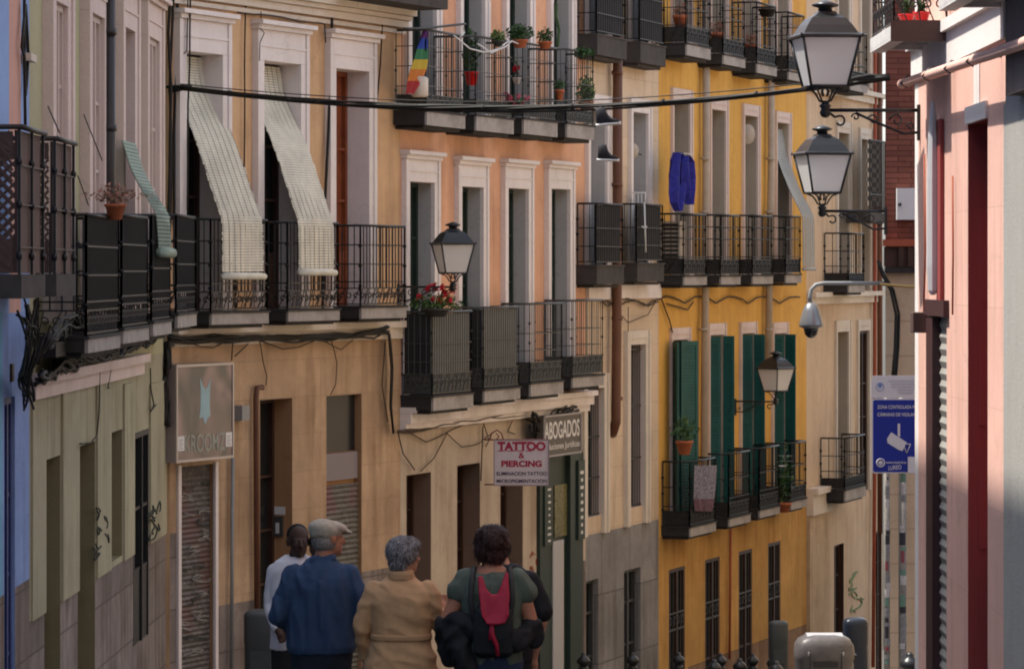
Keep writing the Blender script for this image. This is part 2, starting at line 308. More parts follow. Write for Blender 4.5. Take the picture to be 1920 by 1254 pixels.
def house(name, label, cat, W, htop, zones, mats, holes, back=(-7, 0), u0=0.004, u1=None, hbase=-10.0, wallname='wall'):
    """zones: list of (u_from, u_to, h_below, mat index): mat where h < h_below."""
    if u1 is None: u1 = W.L - 0.004
    c = W.P((u0 + u1) / 2, 0); root = empty(name, (c.x, c.y, GZ(c.y)), label, cat)
    mb = MB()
    us = {u0, u1}; hs = {hbase, htop}
    for H in holes: us |= {H['u0'], H['u1']}; hs |= {H['h0'], H['h1']}
    for z in zones: us |= {z[0], z[1]}; hs.add(z[2])
    us = sorted(x for x in us if u0 <= x <= u1); hs = sorted(x for x in hs if hbase <= x <= htop)
    for i in range(len(us) - 1):
        for j in range(len(hs) - 1):
            a, b, c0, d = us[i], us[i + 1], hs[j], hs[j + 1]
            if b - a < 1e-5 or d - c0 < 1e-5: continue
            um, hm = (a + b) / 2, (c0 + d) / 2
            if any(H['u0'] < um < H['u1'] and H['h0'] < hm < H['h1'] for H in holes): continue
            mi = 0
            for z in zones:
                if z[0] <= um <= z[1] and hm < z[2]: mi = z[3]; 
            mb.face([W.P(a, c0), W.P(b, c0), W.P(b, d), W.P(a, d)], mi, False, [(a, c0), (b, c0), (b, d), (a, d)])
    for H in holes:
        a, b, c0, d, dp, r = H['u0'], H['u1'], H['h0'], H['h1'], H['d'], H['rev']
        q = lambda p, uv: mb.face(p, r, False, uv)
        q([W.P(a, c0), W.P(a, d), W.P(a, d, -dp), W.P(a, c0, -dp)], [(0, c0), (0, d), (dp, d), (dp, c0)])
        q([W.P(b, c0), W.P(b, c0, -dp), W.P(b, d, -dp), W.P(b, d)], [(0, c0), (dp, c0), (dp, d), (0, d)])
        q([W.P(a, d), W.P(b, d), W.P(b, d, -dp), W.P(a, d, -dp)], [(a, 0), (b, 0), (b, dp), (a, dp)])
        q([W.P(a, c0), W.P(a, c0, -dp), W.P(b, c0, -dp), W.P(b, c0)], [(a, 0), (a, dp), (b, dp), (b, 0)])
        q([W.P(a, c0, -dp), W.P(a, d, -dp), W.P(b, d, -dp), W.P(b, c0, -dp)], [(a, c0), (a, d), (b, d), (b, c0)])
    bk = Vector((back[0], back[1], 0))
    for uu in (u0, u1):
        p, q_ = W.P(uu, hbase), W.P(uu, htop)
        mb.face([p, q_, q_ + bk, p + bk], 0, False, [(0, hbase), (0, htop), (7, htop), (7, hbase)])
    a, b = W.P(u0, hbase) + bk, W.P(u1, hbase) + bk
    mb.face([a, b, b + Vector((0, 0, htop - hbase)), a + Vector((0, 0, htop - hbase))], 0, False, [(0, 0), (5, 0), (5, 9), (0, 9)])
    mb.build(wallname, mats, root)
    # roof: tiled, eaves over the street
    r = MB(); e = W.n * 0.35
    A0 = W.P(u0, htop) + Vector((e.x, e.y, 0)); B0 = W.P(u1, htop) + Vector((e.x, e.y, 0))
    A1 = W.P(u0, htop) + bk; B1 = W.P(u1, htop) + bk; up = Vector((0, 0, 0.12))
    rd = (A0 + A1) / 2 + Vector((0, 0, 1.1)); re = (B0 + B1) / 2 + Vector((0, 0, 1.1))
    r.raw([A0, B0, B1, A1, A0 + up, B0 + up, B1 + up, A1 + up, rd, re], [(0, 3, 2, 1), (0, 1, 5, 4), (2, 3, 7, 6), (4, 5, 9, 8), (6, 7, 8, 9), (0, 4, 8, 7, 3), (1, 2, 6, 9, 5)])
    r.build('roof', M['roof'], root)
    return root

def GZ(y):   # street level going away down the hill
    if y < 22: return -1.6 - (y / 22.0) * 1.62
    return -3.22 - (y - 22) * 0.1

def window(W, H, parent, frame, pane, style='door', label=None, out=None):
    """joinery at the bottom of a recess"""
    dp = (H['d'] if out is None else out) - 0.045
    u0, u1, h0, h1 = H['u0'] + .004, H['u1'] - .004, max(H['h0'], -9) + .004, H['h1'] - .004
    f = MB(); t = 0.05
    W.box(f, u0, u0 + t, h0, h1, -dp - .03, -dp + .03); W.box(f, u1 - t, u1, h0, h1, -dp - .03, -dp + .03)
    W.box(f, u0 + t, u1 - t, h1 - t, h1, -dp - .03, -dp + .03)
    um = (u0 + u1) / 2
    W.box(f, um - .03, um + .03, h0, h1 - t, -dp - .02, -dp + .04)
    if style == 'door':
        W.box(f, u0 + t, um - .03, h0, h0 + .7, -dp - .02, -dp + .015); W.box(f, um + .03, u1 - t, h0, h0 + .7, -dp - .02, -dp + .015)
    hh = h0 + .7
    while hh < h1 - .4:
        W.box(f, u0 + t, um - .03, hh, hh + .03, -dp - .02, -dp + .02); W.box(f, um + .03, u1 - t, hh, hh + .03, -dp - .02, -dp + .02); hh += .6
    o = f.build('window', frame, parent, label=label)
    g = MB(); W.box(g, u0 + .01, u1 - .01, h0, h1 - .01, -dp - .028, -dp - .022); g.build('pane', pane, o)
    return o

def surround(W, H, parent, m, wd=.16, head=.3, out=.05, cornice=.1, sides_to=None, name='window_surround', inner=None):
    b = MB(); u0, u1, h0, h1 = H['u0'], H['u1'], H['h0'] if sides_to is None else sides_to, H['h1']
    B = lambda *a: W.uvbox(b, *a)
    e = .002
    B(u0 - wd, u0 - .001, h0, h1, -.01, out); B(u1 + .001, u1 + wd, h0, h1, -.01, out)
    B(u0 - wd, u0 - wd * .6, h0, h1 - .001, out, out + .018); B(u1 + wd * .6, u1 + wd, h0, h1 - .001, out, out + .018)
    B(u0 - wd, u1 + wd, h1 + e, h1 + head, -.01, out)
    if head > .12:
        B(u0 - wd * .6, u1 + wd * .6, h1 + head * .45, h1 + head * .52, out, out + .012)
    B(u0 - wd, u0 - wd * .6, h1, h1 + head - e, out, out + .018); B(u1 + wd * .6, u1 + wd, h1, h1 + head - e, out, out + .018)
    if cornice:
        B(u0 - wd - .02, u1 + wd + .02, h1 + head + e, h1 + head + .05, -.01, out + cornice * .45)
        B(u0 - wd - .04, u1 + wd + .04, h1 + head + .052, h1 + head + .10, -.01, out + cornice)
    return b.build(name, m, parent)

def scrolls(b, Pf, a0, a1, h0, h1, t=.006, step=None, mat=0):
    """ornamental C scrolls in a band; Pf(a,h) -> point"""
    H = h1 - h0; step = step or H * .85; n = max(1, int(round((a1 - a0) / step))); s = (a1 - a0) / n
    for i in range(n):
        c = a0 + (i + .5) * s; r = min(s, H) * .40; sg = 1 if i % 2 else -1
        pts = []
        for k in range(10):
            an = k / 9 * 1.65 * math.pi * sg + (0.2 if i % 2 else 2.6); q = r * (1 - k * .055)
            pts.append(Pf(c + q * math.cos(an), (h0 + h1) / 2 + q * math.sin(an)))
        b.tube(pts, t, 4, mat, False, False)
        b.bar(Pf(c - s * .5, h0), Pf(c + s * .5, h1) if i % 2 else Pf(c - s * .1, h1), t * .8, mat)

def balcony(W, parent, xf0, xf1, yrail, yslab, ybot, out=.42, screen=None, side_screen=None, mslab='slab', iron='iron', step=.09, frieze=.2, rails=(.45,), bar=.009, name='balcony', side=True, slab_in=0.0, fback=True):
    u0, u1 = W.u(xf0, out), W.u(xf1, out)
    if u0 > u1: u0, u1 = u1, u0
    um = (u0 + u1) / 2; hr, hs, hb = W.h(yrail, um, out), W.h(yslab, um, out), W.h(ybot, um, out)
    s = MB(); fa = .03 if mslab == 'slab' else 0
    W.box(s, u0, u1, hb, hs, .003, out - fa, 1 if fa else 0)
    if fa: W.box(s, u0 + .012, u1 - .012, hb - .004, hs, out - fa + .001, out)
    W.box(s, u0 - .012, u1 + .012, hs + .001, hs + .025, .003, out + .012, 1 if fa else 0)
    if hs - hb > .08: W.box(s, u0 + .05, u1 - .05, hb - .045, hb - .006, .003, out - .06, 1 if fa else 0)
    so_ = s.build(name, [M[mslab], M['slabblack']], parent)
    hs += .026
    r = MB(); ei = .02; ua, ub, oo = u0 + ei, u1 - ei, out - ei
    P = W.P; fz = hs + .03 + frieze
    def seg(A, B, Pf, ends=True):
        L_ = B - A; n = max(2, int(round(L_ / step)))
        for k in range(n + 1):
            a = A + L_ * k / n
            rr = bar if 0 < k < n else bar * 1.6
            r.bar(Pf(a, fz if 0 < k < n else hs), Pf(a, hr), rr)
            if 0 < k < n: continue
            for q in (.25, .5, .75): r.tube([Pf(a, hs + (hr - hs) * q - .02), Pf(a, hs + (hr - hs) * q), Pf(a, hs + (hr - hs) * q + .02)], [rr, rr * 2, rr], 5)
        for hh in ([hs + .02, fz] if frieze else [hs + .04]) + [hs + (hr - hs) * q for q in rails]:
            r.bar(Pf(A, hh), Pf(B, hh), bar * 1.1)
        r.tube([Pf(A, hr), Pf(B, hr)], .016, 6)
        if frieze: scrolls(r, Pf, A + .01, B - .01, hs + .03, fz, .008, step=frieze * .55)
    seg(ua, ub, lambda a, h: P(a, h, oo))
    if side:
        seg(.02, oo, lambda a, h: P(ua, h, a)); seg(.02, oo, lambda a, h: P(ub, h, a))
    r.build('railing', M[iron], so_)
    if frieze and fback:
        k = MB(); W.box(k, ua + .01, ub - .01, hs + .02, fz - .002, oo - .014, oo - .006)
        W.box(k, ua + .004, ua + .010, hs + .02, fz - .002, .03, oo - .015); k.build('frieze_plate', M['friezegrey'] if iron == 'irongrey' else M['friezeblack'], so_)
    if screen:
        k = MB(); W.box(k, ua + .02, ub - .02, fz - (0.0 if screen != 'screengrey' else .0), hr - .02, oo - .03, oo - .02)
        if side_screen:
            W.box(k, ua + .012, ua + .02, fz, hr - .02, .04, oo - .03, 1)
        k.build('screen', [M[screen], M['screen']], so_)
    return so_, dict(u0=u0, u1=u1, hr=hr, hs=hs, out=out)

def blind(W, u0, u1, path, mats, name, label, pitch=.030, roll=.035, group=None, cords=.11):
    """slatted roll-down blind; path = list of (out, h) from the head down"""
    pts = [Vector((a, b)) for a, b in path]
    # resample
    out = [pts[0]]; 
    for a, b in zip(pts, pts[1:]):
        n = max(1, int((b - a).length / .02))
        for k in range(1, n + 1): out.append(a.lerp(b, k / n))
    for _ in range(12): out = [out[0]] + [(out[i - 1] + out[i] * 2 + out[i + 1]) / 4 for i in range(1, len(out) - 1)] + [out[-1]]
    # arc length positions
    s = [0]
    for a, b in zip(out, out[1:]): s.append(s[-1] + (b - a).length)
    def at(t):
        for i in range(len(s) - 1):
            if s[i + 1] >= t: 
                q = (t - s[i]) / max(1e-6, s[i + 1] - s[i]); return out[i].lerp(out[i + 1], q), (out[i + 1] - out[i]).normalized()
        return out[-1], (out[-1] - out[-2]).normalized()
    root = empty(name, W.P((u0 + u1) / 2, path[-1][1], path[-1][0]), label, 'blind', group)
    b = MB(); t = 0
    while t < s[-1] - pitch:
        p, d = at(t); q = p + d * pitch * .82; nn = Vector((-d.y, d.x)) * .004; ju = random.uniform(-.012, .012); p = p + nn_ * random.uniform(-.003, .003) if False else p
        dl, dr = .007 * math.sin(t * 2.1 + u0 * 3) + .003 * math.sin(t * 7), .007 * math.sin(t * 1.7 + u0 * 5 + 2) + .003 * math.sin(t * 6 + 1)
        V = lambda uu, v: W.P(uu, v.y + (dl if uu < (u0 + u1) / 2 else dr) * .5, v.x + (dl if uu < (u0 + u1) / 2 else dr))
        b.box8([V(u0 + ju, p - nn), V(u1 + ju, p - nn), V(u1 + ju, p + nn), V(u0 + ju, p + nn), V(u0 + ju, q - nn), V(u1 + ju, q - nn), V(u1 + ju, q + nn), V(u0 + ju, q + nn)])
        t += pitch
    b.build('slat_panel', M[mats], root)
    c = MB(); n = max(2, int((u1 - u0) / cords))
    for k in range(n + 1):
        uu = u0 + .02 + (u1 - u0 - .04) * k / n
        for sg in (1, -1):
            c.tube([W.P(uu, v.y + 0, v.x + sg * .0058) for v in out[::6] + [out[-1]]], .0022, 4, 0, False, False)
    c.build('cord', M['cable'], root)
    if roll:
        r = MB(); v = out[-1]
        r.tube([W.P(u0 - .02, v.y - roll * .6, v.x + roll * .3), W.P(u1 + .02, v.y - roll * .6, v.x + roll * .3)], roll, 12)
        r.tube([W.P(u0 - .035, v.y - roll * .8, v.x + roll * .35), W.P(u1 + .045, v.y - roll * .5, v.x + roll * .35)], roll * .55, 9)
        r.tube([W.P(u0 + .03, v.y - roll * .3, v.x + roll * .2), W.P(u1 - .05, v.y - roll * .45, v.x + roll * .4)], roll * 1.08, 11)
        r.build('bottom_roll', M[mats], root)
    return root

def cable(name, label, runs, r=.012, m='cable', cat='cable', group=None, sag=0, jitter=0, n=5, parent=None):
    b = MB()
    for run in runs:
        pts = [Vector(p) for p in run]; o = []
        for a, c in zip(pts, pts[1:]):
            k = max(2, int((c - a).length / .12)); L_ = (c - a).length
            for i in range(k):
                q = i / k; p = a.lerp(c, q)
                if sag: p.z -= sag * L_ * 4 * q * (1 - q)
                o.append(p)
        o.append(pts[-1])
        if jitter:
            ph = random.uniform(0, 9); ph2 = random.uniform(0, 9)
            for i, p in enumerate(o):
                q = i * .37; p += Vector((math.sin(q + ph), math.sin(q * .7 + ph2), math.sin(q * 1.3 + ph) + .6 * math.sin(q * 2.9 + ph2))) * jitter
        b.tube(o, r * random.uniform(.85, 1.15), n)
    if parent is not None: return b.build(name, M[m], parent)
    return b.build(name, M[m], None, label, cat, group)

def text(s, size, mt, parent, org, xd, yd, name='lettering', width=None, bold=0.0, ext=.002, align='LEFT', track=1.0):
    cu = bpy.data.curves.new('t', 'FONT'); cu.body = s; cu.size = 1; cu.extrude = 0; cu.offset = bold; cu.space_character = track
    to = bpy.data.objects.new('t', cu); COL.objects.link(to)
    dg = bpy.context.evaluated_depsgraph_get(); me = bpy.data.meshes.new_from_object(to.evaluated_get(dg))
    vs = [v.co.copy() for v in me.vertices]; fs = [tuple(p.vertices) for p in me.polygons]
    bpy.data.objects.remove(to); bpy.data.meshes.remove(me)
    x0 = min(v.x for v in vs); x1 = max(v.x for v in vs); y0 = min(v.y for v in vs); y1 = max(v.y for v in vs)
    cap = max(y1 - y0, 1e-3); sy = size / cap; sx = (width / (x1 - x0)) if width else sy
    W_ = (x1 - x0) * sx; ox = {'LEFT': 0, 'CENTER': -W_ / 2, 'RIGHT': -W_}[align]
    xd = Vector(xd).normalized(); yd = Vector(yd).normalized(); nd = xd.cross(yd)
    P = [Vector(org) + xd * ((v.x - x0) * sx + ox) + yd * ((v.y - y0) * sy) + nd * ext for v in vs]
    b = MB(); b.raw(P, fs); return b.build(name, mt, parent)
# ---------------- ground ----------------
g = MB()
ys = [-20, 0, 10, 22, 30, 40, 50, 60, 80, 110, 160]
def gz(y, dz): return (-1.6 + (0 if y < 0 else 0) if y < 0 else GZ(y)) + dz
for a, b in zip(ys, ys[1:]):
    g.face([(-60, a, gz(a, -.14)), (60, a, gz(a, -.14)), (60, b, gz(b, -.14)), (-60, b, gz(b, -.14))])
tag(g.build('ground', M['asphalt']), kind='structure')
WB = Wall(0, 0, 0, 0, 'L', A=(-3.85, -25.0), B=(-3.77, 27.5))         # blue house, extended unseen behind the camera to block skylight
WG = Wall(55, 27.5, 311, 36.9, 'L')                                  # green house
WO = Wall(318, 36.95, 750, 41.8, 'L')                                # orange house
WP = Wall(750, 41.8, 1098, 48.0, 'L')                                # peach house
WC = Wall(1098, 48.0, 1235, 51.2, 'L')                               # cream house
WY = Wall(1235, 51.2, 1512, 59.0, 'L')                               # yellow house
WE = Wall(1512, 59.0, 1655, 64.5, 'L')                               # beige house
PX = 2.97
WR = Wall(0, 0, 0, 0, 'R', A=(PX, 21.05), B=(PX, 25.95))             # pink house, u runs away from the camera
WS = Wall(0, 0, 0, 0, 'R', A=(PX - .02, -25.0), B=(PX - .02, 21.046))  # grey house nearer the camera, unseen length behind it added to block skylight
WF = Wall(0, 0, 0, 0, 'L', A=(3.56, 33.6), B=(10.5, 33.6))           # brick house end wall, faces the camera
WH = Wall(0, 0, 0, 0, 'R', A=(3.58, 33.605), B=(12.5, 63.0))          # its street wall, beyond the corner
# pavements with kerbs
def strip(name, pts_in, pts_out, m=M['paving'], dz=0.0):
    b = MB()
    for (a, c), (a2, c2) in zip(zip(pts_in, pts_out), list(zip(pts_in, pts_out))[1:]):
        V = lambda p, z: (p[0], p[1], gz(p[1], z))
        b.box8([V(a, -.3), V(c, -.3), V(c2, -.3), V(a2, -.3), V(a, dz), V(c, dz), V(c2, dz), V(a2, dz)])
    return tag(b.build(name, m), kind='structure')
lp = [WB.A, WB.B, WG.B, WO.B, WP.B, WC.B, WY.B, WE.B]
strip('pavement', [(p.x, p.y) for p in lp], [(p.x + 1.3, p.y) for p in lp])
strip('pavement', [(PX, 9), (PX, 25.9)], [(PX - 1.2, 9), (PX - 1.2, 25.9)])
strip('pavement', [(3.58, 30.5), (3.58, 33.6), (12.5, 63)], [(2.5, 30.5), (2.5, 33.6), (11.3, 63)])

# ---------------- blue house ----------------
h = WB.hole(-20, 8, 745, None, .2, 3)
bu = WB.u(55)
u18, u38 = WB.u(17), WB.u(39)
HB = [WB.hole(8, 28, 745, None, .10, 3)]
blue = house('house', 'blue rendered house at the left edge with black lattice balconies and a navy door', 'house', WB, 10.7,
    [(0, 99, WB.h(585, WB.u(40)), 1), (0, WB.u(4), WB.h(585, WB.u(2)), 2), (u18, u38, 9, 4), (u18, u38, WB.h(585, u38), 1), (0, 99, WB.h(1100, WB.u(30)), 5)],
    [M['blue'], M['bluelow'], M['teal'], M['bluelow'], M['bluestrip'], M['granite']], HB)
wd = window(WB, HB[0], blue, M['navydoor'], M['navydoor'], 'door')
b = MB(); u_ = WB.u(20); WB.box(b, u_ - .05, u_ + .06, WB.h(715, u_), WB.h(682, u_), .0, .02); b.build('vent', M['wooddk'], blue)
def lattice(parent, W, xf0, xf1, y0, y1, out=.5):
    """closed balcony: boarded front, diamond lattice on the side facing up the street"""
    u0, u1 = W.u(xf0, out), W.u(xf1, out); um = (u0 + u1) / 2; ht, hb = W.h(y0, u0, out), W.h(y1, u0, out)
    s = MB(); W.box(s, u0, u1, hb, hb + .16, .003, out); so_ = s.build('balcony', M['slabdk'], parent)
    f = MB(); W.box(f, u0 + .03, u1 - .02, hb + .17, ht - .02, out - .05, out - .03); f.build('front_board', M['screenbrown'], so_)
    r = MB(); P = W.P
    for uu, oo in ((u0 + .015, out - .015), (u1 - .015, out - .015), (u0 + .015, .02), ((u0 + u1) / 2, out - .012)): 
        r.bar(P(uu, hb + .15, oo), P(uu, ht, oo), .014)
        for q in (.25, .55, .8): r.tube([P(uu, hb + q * (ht - hb) - .03, oo), P(uu, hb + q * (ht - hb), oo), P(uu, hb + q * (ht - hb) + .03, oo)], [.012, .026, .012], 6)
    for q in (.30, .55, .78): r.bar(P(u0, hb + q * (ht - hb), out - .012), P(u1, hb + q * (ht - hb), out - .012), .007)
    r.tube([P(u0, ht, .02), P(u0, ht, out), P(u1, ht, out)], .02, 6)
    r.build('railing', M['iron'], so_)
    l = MB(); st = .075; H0, H1 = hb + .2, ht - .03; A0, A1 = .03, out - .06
    k = -int((H1 - H0) / st) - 1
    while k * st < (A1 - A0) + .01:
        for sg in (1, -1):
            # line a = A0 + k*st + t, h = H0 + t
            t0 = max(0, -k * st); t1 = min(H1 - H0, A1 - A0 - k * st)
            if t1 > t0:
                a0, a1 = A0 + k * st + t0, A0 + k * st + t1; hh0, hh1 = (H0 + t0, H0 + t1) if sg == 1 else (H1 - t0, H1 - t1)
                l.tube([P(u0 + .02 + sg * .004, hh0, a0), P(u0 + .02 + sg * .004, hh1, a1)], .0125, 4, 0, True, False)
        k += 1
    W.box(l, u0 + .012, u0 + .03, H0 - .03, H0, A0, A1); W.box(l, u0 + .012, u0 + .03, H1 - .12, H1, A0, A1)
    W.box(l, u0 + .012, u0 + .03, H0, H0 + 0.2, A0, A1)
    l.build('lattice_screen', M['screenbrown'], so_)
lattice(blue, WB, 40, 85, 238, 560); lattice(blue, WB, 106, 142, 260, 556)

# ---------------- green house ----------------
T = WG
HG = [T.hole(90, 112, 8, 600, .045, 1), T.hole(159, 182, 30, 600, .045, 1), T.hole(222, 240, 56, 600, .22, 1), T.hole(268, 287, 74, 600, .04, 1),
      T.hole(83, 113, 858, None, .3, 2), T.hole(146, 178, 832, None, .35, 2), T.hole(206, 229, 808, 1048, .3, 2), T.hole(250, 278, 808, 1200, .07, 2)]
pl = -2.73
green = house('house', 'olive green rendered house with pale window surrounds, between the blue and the orange house', 'house', T, 5.2,
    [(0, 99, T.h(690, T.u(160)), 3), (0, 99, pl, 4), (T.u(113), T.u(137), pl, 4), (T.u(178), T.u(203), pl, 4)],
    [M['green'], M['pinktrim'], M['greenrev'], M['greenlow'], M['granite']], HG)
for H in HG[:4]: surround(T, H, green, M['pinktrim'], .30, .34, .07, .09); 
for H in (HG[0], HG[1], HG[3]): window(T, H, green, M['shutterpale'], M['shutterpale'], 'shut')
window(T, HG[2], green, M['shutterpale'], M['glass'], 'door')
window(T, HG[7], green, M['iron'], M['glass'], 'door')
for H in HG[4:7]: window(T, H, green, M['greenrev'], M['wooddk'], 'door')
for x0, x1 in ((57, 82), (114, 145), (179, 205), (230, 249), (279, 309)):
    b = MB(); T.uvbox(b, T.u(x0), T.u(x1), pl, T.h(720, T.u(x0)), -.01, .022)
    b.build('pilaster', M['greenlow'], green)
b = MB(); uA, uB = T.u(80), T.u(262); hh = T.h(712, T.u(120))
T.uvbox(b, .01, uB, hh - .10, hh + .02, -.01, .05); T.uvbox(b, .01, uB, hh + .022, hh + .10, -.01, .11)
b.build('cornice', M['pinktrim'], green)
BG = []
for i, (a, c, yr, ys_, yb, scr) in enumerate(((165, 226, 406, 632, 656, 'screen'), (231, 280, 406, 617, 640, 'screen'), (287, 322, 406, 605, 627, None), (333, 369, 406, 590, 612, 'screen'))):
    o, inf = balcony(T, green, a, c, yr, ys_, yb, .42, screen=scr, rails=(.28, .5, .74), frieze=.17, fback=False); BG.append(inf)
b = MB(); b.tube([T.px(205, -30, .09), T.px(205, 330, .09), T.px(206, 640, .09)], .055, 12)
for yy in (60, 240, 480): p = T.px(205, yy, .09); b.tube([p - Vector((0, 0, .03)), p + Vector((0, 0, .03))], .068, 12)
b.build('drainpipe', M['darkpipe'], green)

# ---------------- orange house ----------------
T = WO
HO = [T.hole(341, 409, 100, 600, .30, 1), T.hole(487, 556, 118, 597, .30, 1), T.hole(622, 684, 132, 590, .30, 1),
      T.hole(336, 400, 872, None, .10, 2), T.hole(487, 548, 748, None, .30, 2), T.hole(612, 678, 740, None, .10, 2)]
sw = T.h(640, T.u(500))
p0 = T.h(1000, T.u(320)); p1 = T.h(1130, T.u(440)); p2 = T.h(1150, T.u(580)); p3 = T.h(1068, T.u(700))
orange = house('house', 'orange house with white window surrounds and ashlar ground floor, slatted blinds over its balconies', 'house', T, 5.2,
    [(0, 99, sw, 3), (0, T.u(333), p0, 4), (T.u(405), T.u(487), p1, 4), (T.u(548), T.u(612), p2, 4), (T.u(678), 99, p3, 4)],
    [M['orange'], M['white'], M['orangerev'], M['orangelow'], M['granite']], HO)
for H in HO[:3]: surround(T, H, orange, M['white'], .17, .34, .06, .10)
window(T, HO[0], orange, M['wooddk'], M['glass']); window(T, HO[1], orange, M['wooddk'], M['glass']); window(T, HO[2], orange, M['wood'], M['wood'], label='reddish brown door')
window(T, HO[4], orange, M['wooddk'], M['glass'])
# roller shutters
def shutter(W, H, parent, ytop, ybot, m, pitch=.075, dep=.05, framem=None, name='roller_shutter'):
    b = MB(); u0, u1 = H['u0'] + .004, H['u1'] - .004; um = (u0 + u1) / 2; ht = W.h(ytop, um); hb = max(W.h(ybot, um), -6) if ybot else GZ(W.D(um))
    hh = hb; B = lambda pts, uv: b.face(pts, 0, False, uv)
    while hh < ht:
        a, c, d = hh, hh + pitch * .55, min(hh + pitch, ht)
        B([W.P(u0, a, -dep), W.P(u1, a, -dep), W.P(u1, c, -dep + .016), W.P(u0, c, -dep + .016)], [(u0, a), (u1, a), (u1, c), (u0, c)])
        B([W.P(u0, c, -dep + .016), W.P(u1, c, -dep + .016), W.P(u1, d, -dep), W.P(u0, d, -dep)], [(u0, c), (u1, c), (u1, d), (u0, d)])
        hh += pitch
    return b.build(name, m, parent)
sh1 = slatmat('shutter_graffiti_dark', (0.06, 0.055, 0.052, 1), (0.145, 0.125, 0.12, 1), .07, graff=(0.12, 0.07, 0.065, 1))
sh2 = slatmat('shutter_maroon_grey', (0.08, 0.075, 0.066, 1), (0.15, 0.14, 0.115, 1), .07, graff=(0.15, 0.07, 0.075, 1))
s1 = shutter(T, HO[3], orange, 872, None, sh1, .055); s2 = shutter(T, HO[5], orange, 908, None, sh2, .06)
b = MB(); u0, u1 = HO[3]['u0'], HO[3]['u1']
for a, c in ((u0 - .06, u0), (u1, u1 + .06)): T.uvbox(b, a, c, -6, T.h(872, u0), -.02, .03)
b.build('shutter_frame', M['white'], orange)
b = MB(); H = HO[5]; T.box(b, H['u0'] + .01, H['u1'] - .01, T.h(903, H['u0']), T.h(852, H['u0']), -.095, -.045); b.build('shutter_box', mat('grey_mauve_panel', (0.22, 0.19, 0.20, 1), .6), orange)
b = MB(); T.box(b, H['u0'] + .01, H['u1'] - .01, T.h(850, H['u0']), H['h1'] - .01, -.095, -.085); b.build('window', M['glass'], orange)
# cornices
b = MB()
hA = T.h(62, T.u(755))
for dz, dt, o in ((-.02, .05, .05), (.052, .08, .09), (.134, .05, .14), (.186, .13, .2), (.318, .09, .28)):
    T.uvbox(b, .01, T.L + .06, hA + dz, hA + dz + dt - .002, -.01, o)
b.build('cornice', M['creamtrim'], orange)
b = MB(); hS = T.h(14, T.u(700)); T.box(b, T.u(600), T.u(752), hS, hS + .14, .0, .62); o = b.build('balcony', M['slabdk'], orange)
r = MB(); 
for k in range(16):
    uu = T.u(600) + .03 + (T.u(752) - T.u(600) - .06) * k / 15; r.bar(T.P(uu, hS + .13, .6), T.P(uu, hS + 1.1, .6), .008)
r.bar(T.P(T.u(600), hS + 1.1, .6), T.P(T.u(752), hS + 1.1, .6), .016); r.build('railing', M['iron'], o)
b = MB(); hm = T.h(626, T.u(520)); T.uvbox(b, .02, T.L - .02, hm - .10, hm + .03, -.01, .05); T.uvbox(b, .02, T.L - .02, hm + .032, hm + .11, -.01, .10)
b.build('string_course', M['creamtrim'], orange)
BO = []
for (a, c, yr, ys_, yb) in ((396, 505, 412, 587, 607), (540, 638, 418, 583, 601), (677, 763, 424, 577, 596)):
    o, inf = balcony(T, orange, a, c, yr, ys_, yb, .43, rails=(.3, .52, .76), frieze=.17, step=.08, fback=False); BO.append(inf)
b = MB(); b.tube([T.px(492, 726, .06), T.px(482, 727, .06), T.px(480, 745, .06), T.px(482, 1180, .06)], .032, 8); b.build('drainpipe', M['brownpipe'], orange)
b = MB(); b.tube([T.px(436, 858, .05), T.px(434, 1254, .05)], .022, 8)
T.box(b, T.u(436), T.u(450), T.h(788, T.u(440)), T.h(760, T.u(440)), .02, .12)
b.build('conduit', M['greypl'], orange)

# ---------------- peach house ----------------
T = WP
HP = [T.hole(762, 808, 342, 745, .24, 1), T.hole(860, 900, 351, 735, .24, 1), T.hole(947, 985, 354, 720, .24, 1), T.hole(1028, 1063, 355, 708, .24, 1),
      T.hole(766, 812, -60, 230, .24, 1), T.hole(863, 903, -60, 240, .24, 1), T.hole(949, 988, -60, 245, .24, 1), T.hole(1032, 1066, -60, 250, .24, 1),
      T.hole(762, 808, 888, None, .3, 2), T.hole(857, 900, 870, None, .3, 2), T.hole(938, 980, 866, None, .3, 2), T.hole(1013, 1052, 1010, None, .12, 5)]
lw = T.h(790, T.u(760))
peach = house('house', 'peach house with grey balconies over a cream ground floor with tattoo and lawyer signs', 'house', T, 5.9,
    [(0, 99, lw, 3), (T.u(980), 99, T.h(1070, T.u(1010)), 4)],
    [M['peach'], M['reveal_grey'], M['brownrev'], M['creamlow'], M['granite'], M['dkgreen']], HP)
for H in HP[:4]: surround(T, H, peach, M['white'], .16, .27, .05, .08)
for H in HP[4:8]: surround(T, H, peach, M['white'], .15, .27, .05, .08)
for i, H in enumerate(HP[:8]): window(T, H, peach, M['dkgreen'], M['glassgreen'] if i in (2, 3) else M['dkgreen'])
for H in HP[8:11]: window(T, H, peach, M['wooddk'], M['wooddk'], 'door')
b = MB(); hC = T.h(788, T.u(760)); T.uvbox(b, .0, T.u(1096), hC - .03, hC + .09, -.01, .14); T.uvbox(b, .0, T.u(1096), hC - .12, hC - .032, -.01, .08); T.uvbox(b, 0, T.u(1096), hC + .092, hC + .16, -.01, .20)
b.build('cornice', M['white'], peach)
BP = []
